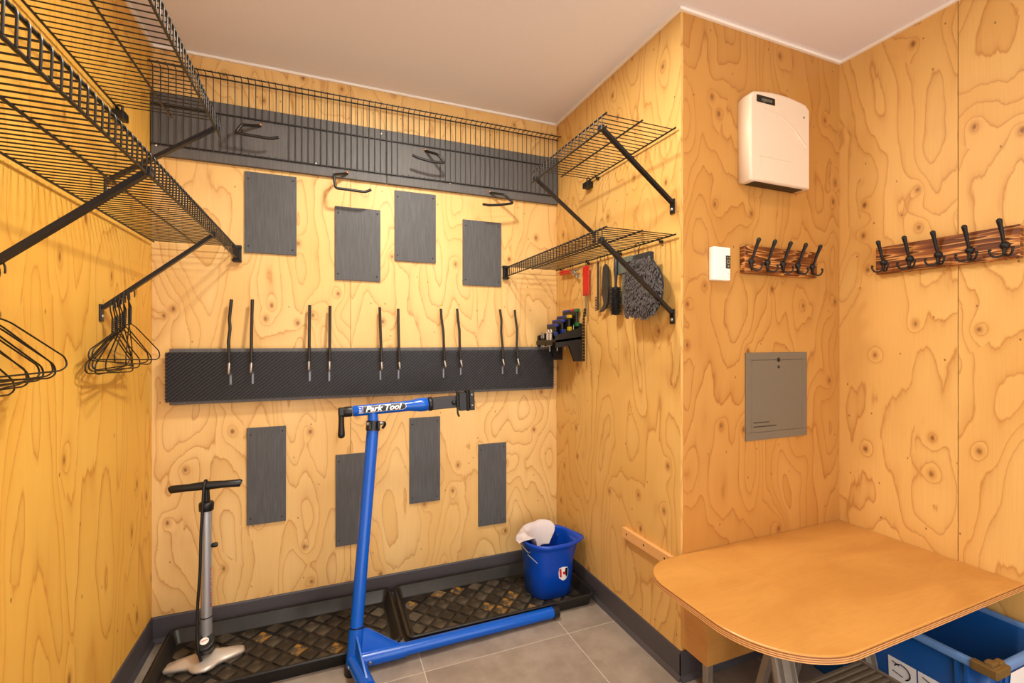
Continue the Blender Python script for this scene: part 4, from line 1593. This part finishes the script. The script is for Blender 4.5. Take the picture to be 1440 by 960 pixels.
def onw(px, py, X=TX):
    return at(px, py, X=X)


# small red plier
p = onw(802, 380)
t = thing('small_pliers', (TX, p.y, 1.50), 'small red-handled pliers hanging in the corner under the shelf', 'tool')
s_hook(MB(), p.y, 1.594, onw(802, 374).z).build('hanging_hook', M['wire'], t)
for a_, b_ in (((788, 382.5), (803, 382)), ((788, 386), (803, 383.5))):
    MB().tube([onw(*a_), (onw(*a_) + onw(*b_)) / 2 + Vector((0, 0, .003)), onw(*b_)], [.006, .0072, .005], 8).build('grip', M['red'], t)
MB().tube([onw(803, 383), onw(808, 381)], .006, 8).build('pivot', M['dull_steel'], t)
for a_, b_ in (((807, 381), (813, 378)), ((807, 383), (814, 389)), ((808, 382), (812, 392))):
    MB().tube([onw(*a_), onw(*b_)], [.007, .003], 8).build('jaw', M['dull_steel'], t)

# chain whip: red flat handle, steel bar, chain
y0_, y1_ = onw(828, 390).y, onw(820, 390).y
yc = (y0_ + y1_) / 2
t = thing('chain_whip', (TX, yc, 1.1), 'red-handled steel chain whip with hanging black chain', 'tool')
s_hook(MB(), yc, 1.594, onw(824, 375).z).build('hanging_hook', M['wire'], t)
hz1_, hz0_ = onw(824, 374).z, onw(824, 415.5).z
MB().box((TX - .004, y0_, hz0_), (TX + .004, y1_, hz1_), bev=.0036).build('handle', M['red'], t)
MB().box((TX - .0015, yc - .007, onw(824, 444).z), (TX + .0015, yc + .007, hz0_)).build('bar', M['dull_steel'], t)
chain0 = None
cz0, cz1 = onw(822, 436).z, onw(821, 506).z
nlk = 17
for k in range(nlk):
    z = cz0 + (cz1 - cz0) * k / (nlk - 1)
    c_ = Vector((TX - .006, yc + .010 + (.004 if k < 3 else 0) * (3 - k) * -.8, z))
    if chain0 is None:
        b = MB()
        for dx in (-.0035, .0035):
            b.prism([(c_.x + dx - .0007, c_.y + .0048 * math.cos(a2 * PI / 4), c_.z + .0078 * math.sin(a2 * PI / 4)) for a2 in range(8)], (.0014, 0, 0))
        b.tube([c_ + Vector((-.0045, 0, .004)), c_ + Vector((.0045, 0, .004))], .0032, 6)
        chain0 = b.build('chain_link', M['black_plastic'], t, origin=c_)
    else:
        share(chain0, t, c_)

# narrow gear brush
yc = onw(841, 400).y
t = thing('gear_brush', (TX, yc, 1.35), 'narrow black gear brush with toothed bristles at its lower end', 'brush')
s_hook(MB(), yc, 1.594, onw(841, 369).z).build('hanging_hook', M['wire'], t)
MB().box((TX - .004, yc - .0055, onw(840, 436).z), (TX + .004, yc + .0055, onw(841, 368).z), bev=.003).build('handle', M['charcoal'], t)
for k in range(9):
    z = onw(838, 418 + 18 * k / 8).z
    MB().tube([(TX, yc + .004, z), (TX - .002, yc + .020, z - .001)], .0022, 5).build('bristle_tuft', M['bristle'], t)

# claw brush
yc = onw(851, 400).y
t = thing('claw_brush', (TX, yc, 1.35), 'grey claw-ended cleaning brush between the gear brush and the round brush', 'brush')
s_hook(MB(), yc, 1.594, onw(851, 371).z).build('hanging_hook', M['wire'], t)
ol = [(850.5, 371), (853.5, 375), (854.5, 392), (855, 410), (854, 425), (851, 433), (846, 437.5), (842, 439), (845.5, 434), (848.5, 427), (847, 417), (845.5, 414), (846.5, 395), (847.5, 376)]
MB().prism([onw(a2, b2, TX - .006) for a2, b2 in ol], (.011, 0, 0)).build('handle', M['charcoal'], t)
bb = MB()
for k in range(14):
    q_ = onw(855, 404 + 29 * k / 13)
    for dx in (-.003, .003):
        bb.tube([q_ + Vector((dx, 0, 0)), q_ + Vector((dx * 1.6, -.014, -.001))], [.0018, .001], 4)
tag(bb.build('bristles', M['bristle'], t), kind='stuff')

# round brush
q_ = onw(866, 424, XR - .030)
yc, XB = q_.y, XR - .030
t = thing('round_brush', (XB, yc, 1.30), 'black cylindrical bristle brush with long handle hanging from the shelf', 'brush')
s_hook(MB(), yc, 1.594, onw(865.5, 364, XB).z, XB).build('hanging_hook', M['wire'], t)
zt_, zm_, zl_ = onw(865, 362, XB).z, onw(866, 403, XB).z, onw(866, 445, XB).z
MB().lathe([(.004, zt_), (.0085, zt_ - .006), (.0095, zt_ - .05), (.008, zm_ + .05), (.0055, zm_ + .02), (.0055, zm_ - .01)], (XB, yc, 0), seg=14).build('handle', M['charcoal'], t)
bb = MB()
rr_ = random.Random(5)
bb.lathe([(.006, zm_), (.015, zm_ - .004), (.016, zl_ + .012), (.008, zl_ + .006)], (XB, yc, 0), seg=12)
for k in range(1100):
    a2 = rr_.uniform(0, 2 * PI)
    z = rr_.uniform(zl_ + .010, zm_ - .003)
    L_ = rr_.uniform(.025, .031)
    d_ = Vector((math.cos(a2), math.sin(a2), rr_.uniform(-.25, .1)))
    c_ = Vector((XB, yc, z))
    sd_ = Vector((-d_.y, d_.x, 0)) * .0011
    tip = c_ + d_ * L_
    if tip.x > XR - .002:
        tip.x = XR - .002
    bb.add([c_ + d_ * .012 + sd_, c_ + d_ * .012 - sd_, c_ + d_ * .012 + Vector((0, 0, .0014)), tip], [[0, 1, 3], [1, 2, 3], [2, 0, 3]])
tag(bb.build('bristles', M['bristle'], t), kind='stuff')

# grey handled tool behind the mitt
XG = XR - .012
t = thing('scraper', (XG, onw(880, 400, XG).y, 1.33), 'grey green plastic tool with square head half hidden by the mitt', 'tool')
a_, b_ = onw(869.5, 364.5, XG), onw(890, 382, XG)
MB().box((XG - .010, b_.y, b_.z), (XG + .010, a_.y, a_.z), bev=.003).build('head', M['grey_green'], t)
a2_, b2_ = onw(879, 369, XG - .0102), onw(888, 375, XG - .0102)
MB().box((XG - .0112, b2_.y, b2_.z), (XG - .009, a2_.y, a2_.z)).build('window', M['black_print'], t)
a3, b3 = onw(876, 382, XG), onw(885, 428, XG)
MB().box((XG - .005, b3.y, b3.z), (XG + .005, a3.y, a3.z + .004), bev=.002).build('handle', M['grey_green'], t)

# wash mitt with chenille fingers
XM = XR - .050
outl = [(893, 358), (917, 357), (921, 364), (928, 372), (933, 386), (934.5, 400), (933, 416), (929, 432), (924, 442), (914, 446.5), (900, 446.5), (884, 446), (881, 436), (880.5, 415), (881, 398), (884, 384), (888, 372), (891, 366)]
P2 = [onw(a2, b2, XM) for a2, b2 in outl]
cen = sum(P2, Vector()) / len(P2)
mt = thing('wash_mitt', (XM, cen.y, min(p.z for p in P2)), 'shaggy grey chenille wash mitt hanging from the right wire shelf', 'mitt')


def mring(x, k):
    return [Vector((x, cen.y + (p.y - cen.y) * k, cen.z + (p.z - cen.z) * k)) for p in P2]


MB().loft([mring(XM + .022, .62), mring(XM + .014, .84), mring(XM, .92), mring(XM - .014, .84), mring(XM - .022, .62)]).build('mitt_body', M['mitt_body'], mt)
tf = MB()


def inside_mitt(y, z, k=.95):
    c = False
    n = len(P2)
    for i in range(n):
        y1, z1 = cen.y + (P2[i].y - cen.y) * k, cen.z + (P2[i].z - cen.z) * k
        y2, z2 = cen.y + (P2[i - 1].y - cen.y) * k, cen.z + (P2[i - 1].z - cen.z) * k
        if (z1 > z) != (z2 > z) and y < (y2 - y1) * (z - z1) / (z2 - z1) + y1:
            c = not c
    return c


ys = [p.y for p in P2]
zs = [p.z for p in P2]
rr_ = random.Random(11)
cnt = 0
for tries in range(9000):
    y, z = rr_.uniform(min(ys), max(ys)), rr_.uniform(min(zs) + .004, max(zs) - .012)
    if not inside_mitt(y, z):
        continue
    e = max(abs(y - cen.y) / (max(ys) - min(ys)) * 2, abs(z - cen.z) / (max(zs) - min(zs)) * 2)
    xs_ = XM - .024 * (1 - .75 * e ** 3)
    a_ = Vector((xs_ + .004, y, z))
    d_ = Vector((-.55, rr_.uniform(-.8, .8) + (y - cen.y) * 4, -.65 + rr_.uniform(-.45, .35))).normalized()
    L_ = rr_.uniform(.011, .018)
    m_ = a_ + d_ * L_ * .55
    tip = a_ + d_ * L_ + Vector((.002, 0, -.004))
    tf.tube([a_, m_, tip], [.0022, .0030, .0018], 5)
    cnt += 1
    if cnt > 1050:
        break
tag(tf.build('chenille_fingers', M['mitt'], mt), kind='stuff')
cu0, cu1 = onw(894, 360, XM), onw(917, 356, XM)
MB().box((XM - .014, cu1.y, cu0.z - .030), (XM + .010, cu0.y, cu0.z + .002), bev=.004).build('cuff', M['mitt_body'], mt)
q_ = onw(891, 336, XM)
MB().tube(rounded([onw(895, 360, XM), onw(890.5, 346, XM), Vector((XR - .016, onw(891, 340, XM).y + .006, 1.606)), Vector((XR - .010, onw(896, 340, XM).y, 1.602)), onw(899, 346, XM), onw(897, 360, XM)], .012, 4), .0016, 6).build('hanging_loop', M['wire'], mt)

# ------------------------------------------------------------------ wrench holder in the corner
hy0, hy1 = 1.985, 2.205
wh = thing('wrench_holder', (XR - .08, 2.10, 1.115), 'black plastic wrench holder on the right wall by the corner', 'tool holder')
MB().box((XR - .006, hy0, 1.190), (XR, hy1, 1.300), bev=.002).build('back_plate', M['black_plastic'], wh)
for yy in (hy0, 2.190):
    MB().prism([(XR - .02, yy, 1.275), (XR - .145, yy, 1.240), (XR - .145, yy, 1.180), (XR - .075, yy, 1.190), (XR - .045, yy, 1.112), (XR - .002, yy, 1.112), (XR - .002, yy, 1.30)], (0, .012, 0)).build('side_bracket', M['black_plastic'], wh)
MB().prism([(XR - .006, hy0, 1.222), (XR - .145, hy0, 1.205), (XR - .145, hy0, 1.216), (XR - .006, hy0, 1.234)], (0, hy1 - hy0, 0)).build('shelf', M['black_plastic'], wh)
MB().box((XR - .150, 2.02, 1.192), (XR - .140, hy1, 1.212), bev=.001).build('front_lip', M['black_plastic'], wh)

WR_ = [
    (.018, 1.993, 2.150, 1.372, 'green', 'largest hex wrench with green-ended black handle next to the wall'),
    (.044, 2.022, 2.165, 1.342, 'yellow', 'hex wrench with yellow-ended black handle in the holder'),
    (.068, 2.050, 2.172, 1.322, 'tool_blue', 'hex wrench with blue and black handle in the holder, third from wall'),
    (.092, 2.075, 2.185, 1.300, 'tool_blue', 'small hex wrench with blue handle in front of the others'),
]
for i, (off, ya, yb2, zt2, mat, lab) in enumerate(WR_):
    x = XR - off
    t = thing('hex_wrench', (x, (ya + yb2) / 2, 1.20), lab, 'wrench', 'hex wrenches in the holder')
    zb2 = zt2 - .088 + i * .008
    b = MB().box((x - .007, ya + .012, zb2 + .010), (x + .007, yb2, zt2 - .006), bev=.005)
    b.build('handle', M['black_plastic'], t)
    MB().box((x - .0078, ya + .03, zt2 - .012), (x + .0078, yb2 - .002, zt2), bev=.004).build('top_band', M['tool_blue'], t)
    MB().box((x - .0080, ya, zt2 - .016), (x + .0080, ya + .034, zt2 + .001), bev=.004).build('end_cap', M[mat], t)
    MB().box((x - .0080, ya + .002, zb2), (x + .0080, ya + .030, zb2 + .022), bev=.004).build('end_cap', M[mat], t)
    ysf = ya + .05 + .012 * i
    MB().tube([(x, ysf, zb2 + .014), (x, ysf, 1.170 - .004 * i)], .0028, 6).build('shaft', M['steel'], t)
MB().box((XR - .0265, 2.03, 1.362), (XR - .0095, 2.062, 1.3745), bev=.003).build('red_mark', M['red'], bpy.data.objects['hex_wrench'])
# fold-up keys and small silver tools at the front of the holder
for i, (yy, hgt) in enumerate(((2.178, .050), (2.163, .050), (2.148, .046))):
    t = thing('hex_key', (XR - .133, yy, 1.205), ['small silver hex key at the far front of the wrench holder', 'small silver hex key, middle of three at the holder front', 'small silver hex key nearest the silver spoke tools'][i], 'hex key', 'small hex keys in the holder')
    MB().tube(rounded([(XR - .133, yy, 1.180), (XR - .133, yy, 1.205 + hgt), (XR - .133, yy - .010, 1.208 + hgt)], .003, 3), .0022, 6).build('key_rod', M['steel'], t)
    MB().lathe([(.0048, 0), (.0048, .012)], (XR - .133, yy, 1.215), seg=8).build('sleeve', M['black_plastic'], t)
for i, yy in enumerate((2.112, 2.080)):
    t = thing('spoke_tool', (XR - .128, yy, 1.21), ['silver spoke tool with round eye, left one in the holder', 'silver spoke tool with round eye, right one in the holder'][i], 'tool', 'silver spoke tools in the holder')
    MB().box((XR - .133, yy - .009, 1.19), (XR - .123, yy + .009, 1.250), bev=.003).build('shank', M['cast'], t)
    rg = [Vector((XR - .128, yy + .0095 * math.cos(a2 * PI / 6), 1.259 + .0095 * math.sin(a2 * PI / 6))) for a2 in range(12)]
    MB().tube(rg, .0042, 8, closed=True).build('eye', M['cast'], t)

print('objects', len(bpy.data.objects), 'tris', sum(len(m.loop_triangles) if m.loop_triangles else len(m.polygons) * 2 for m in bpy.data.meshes))
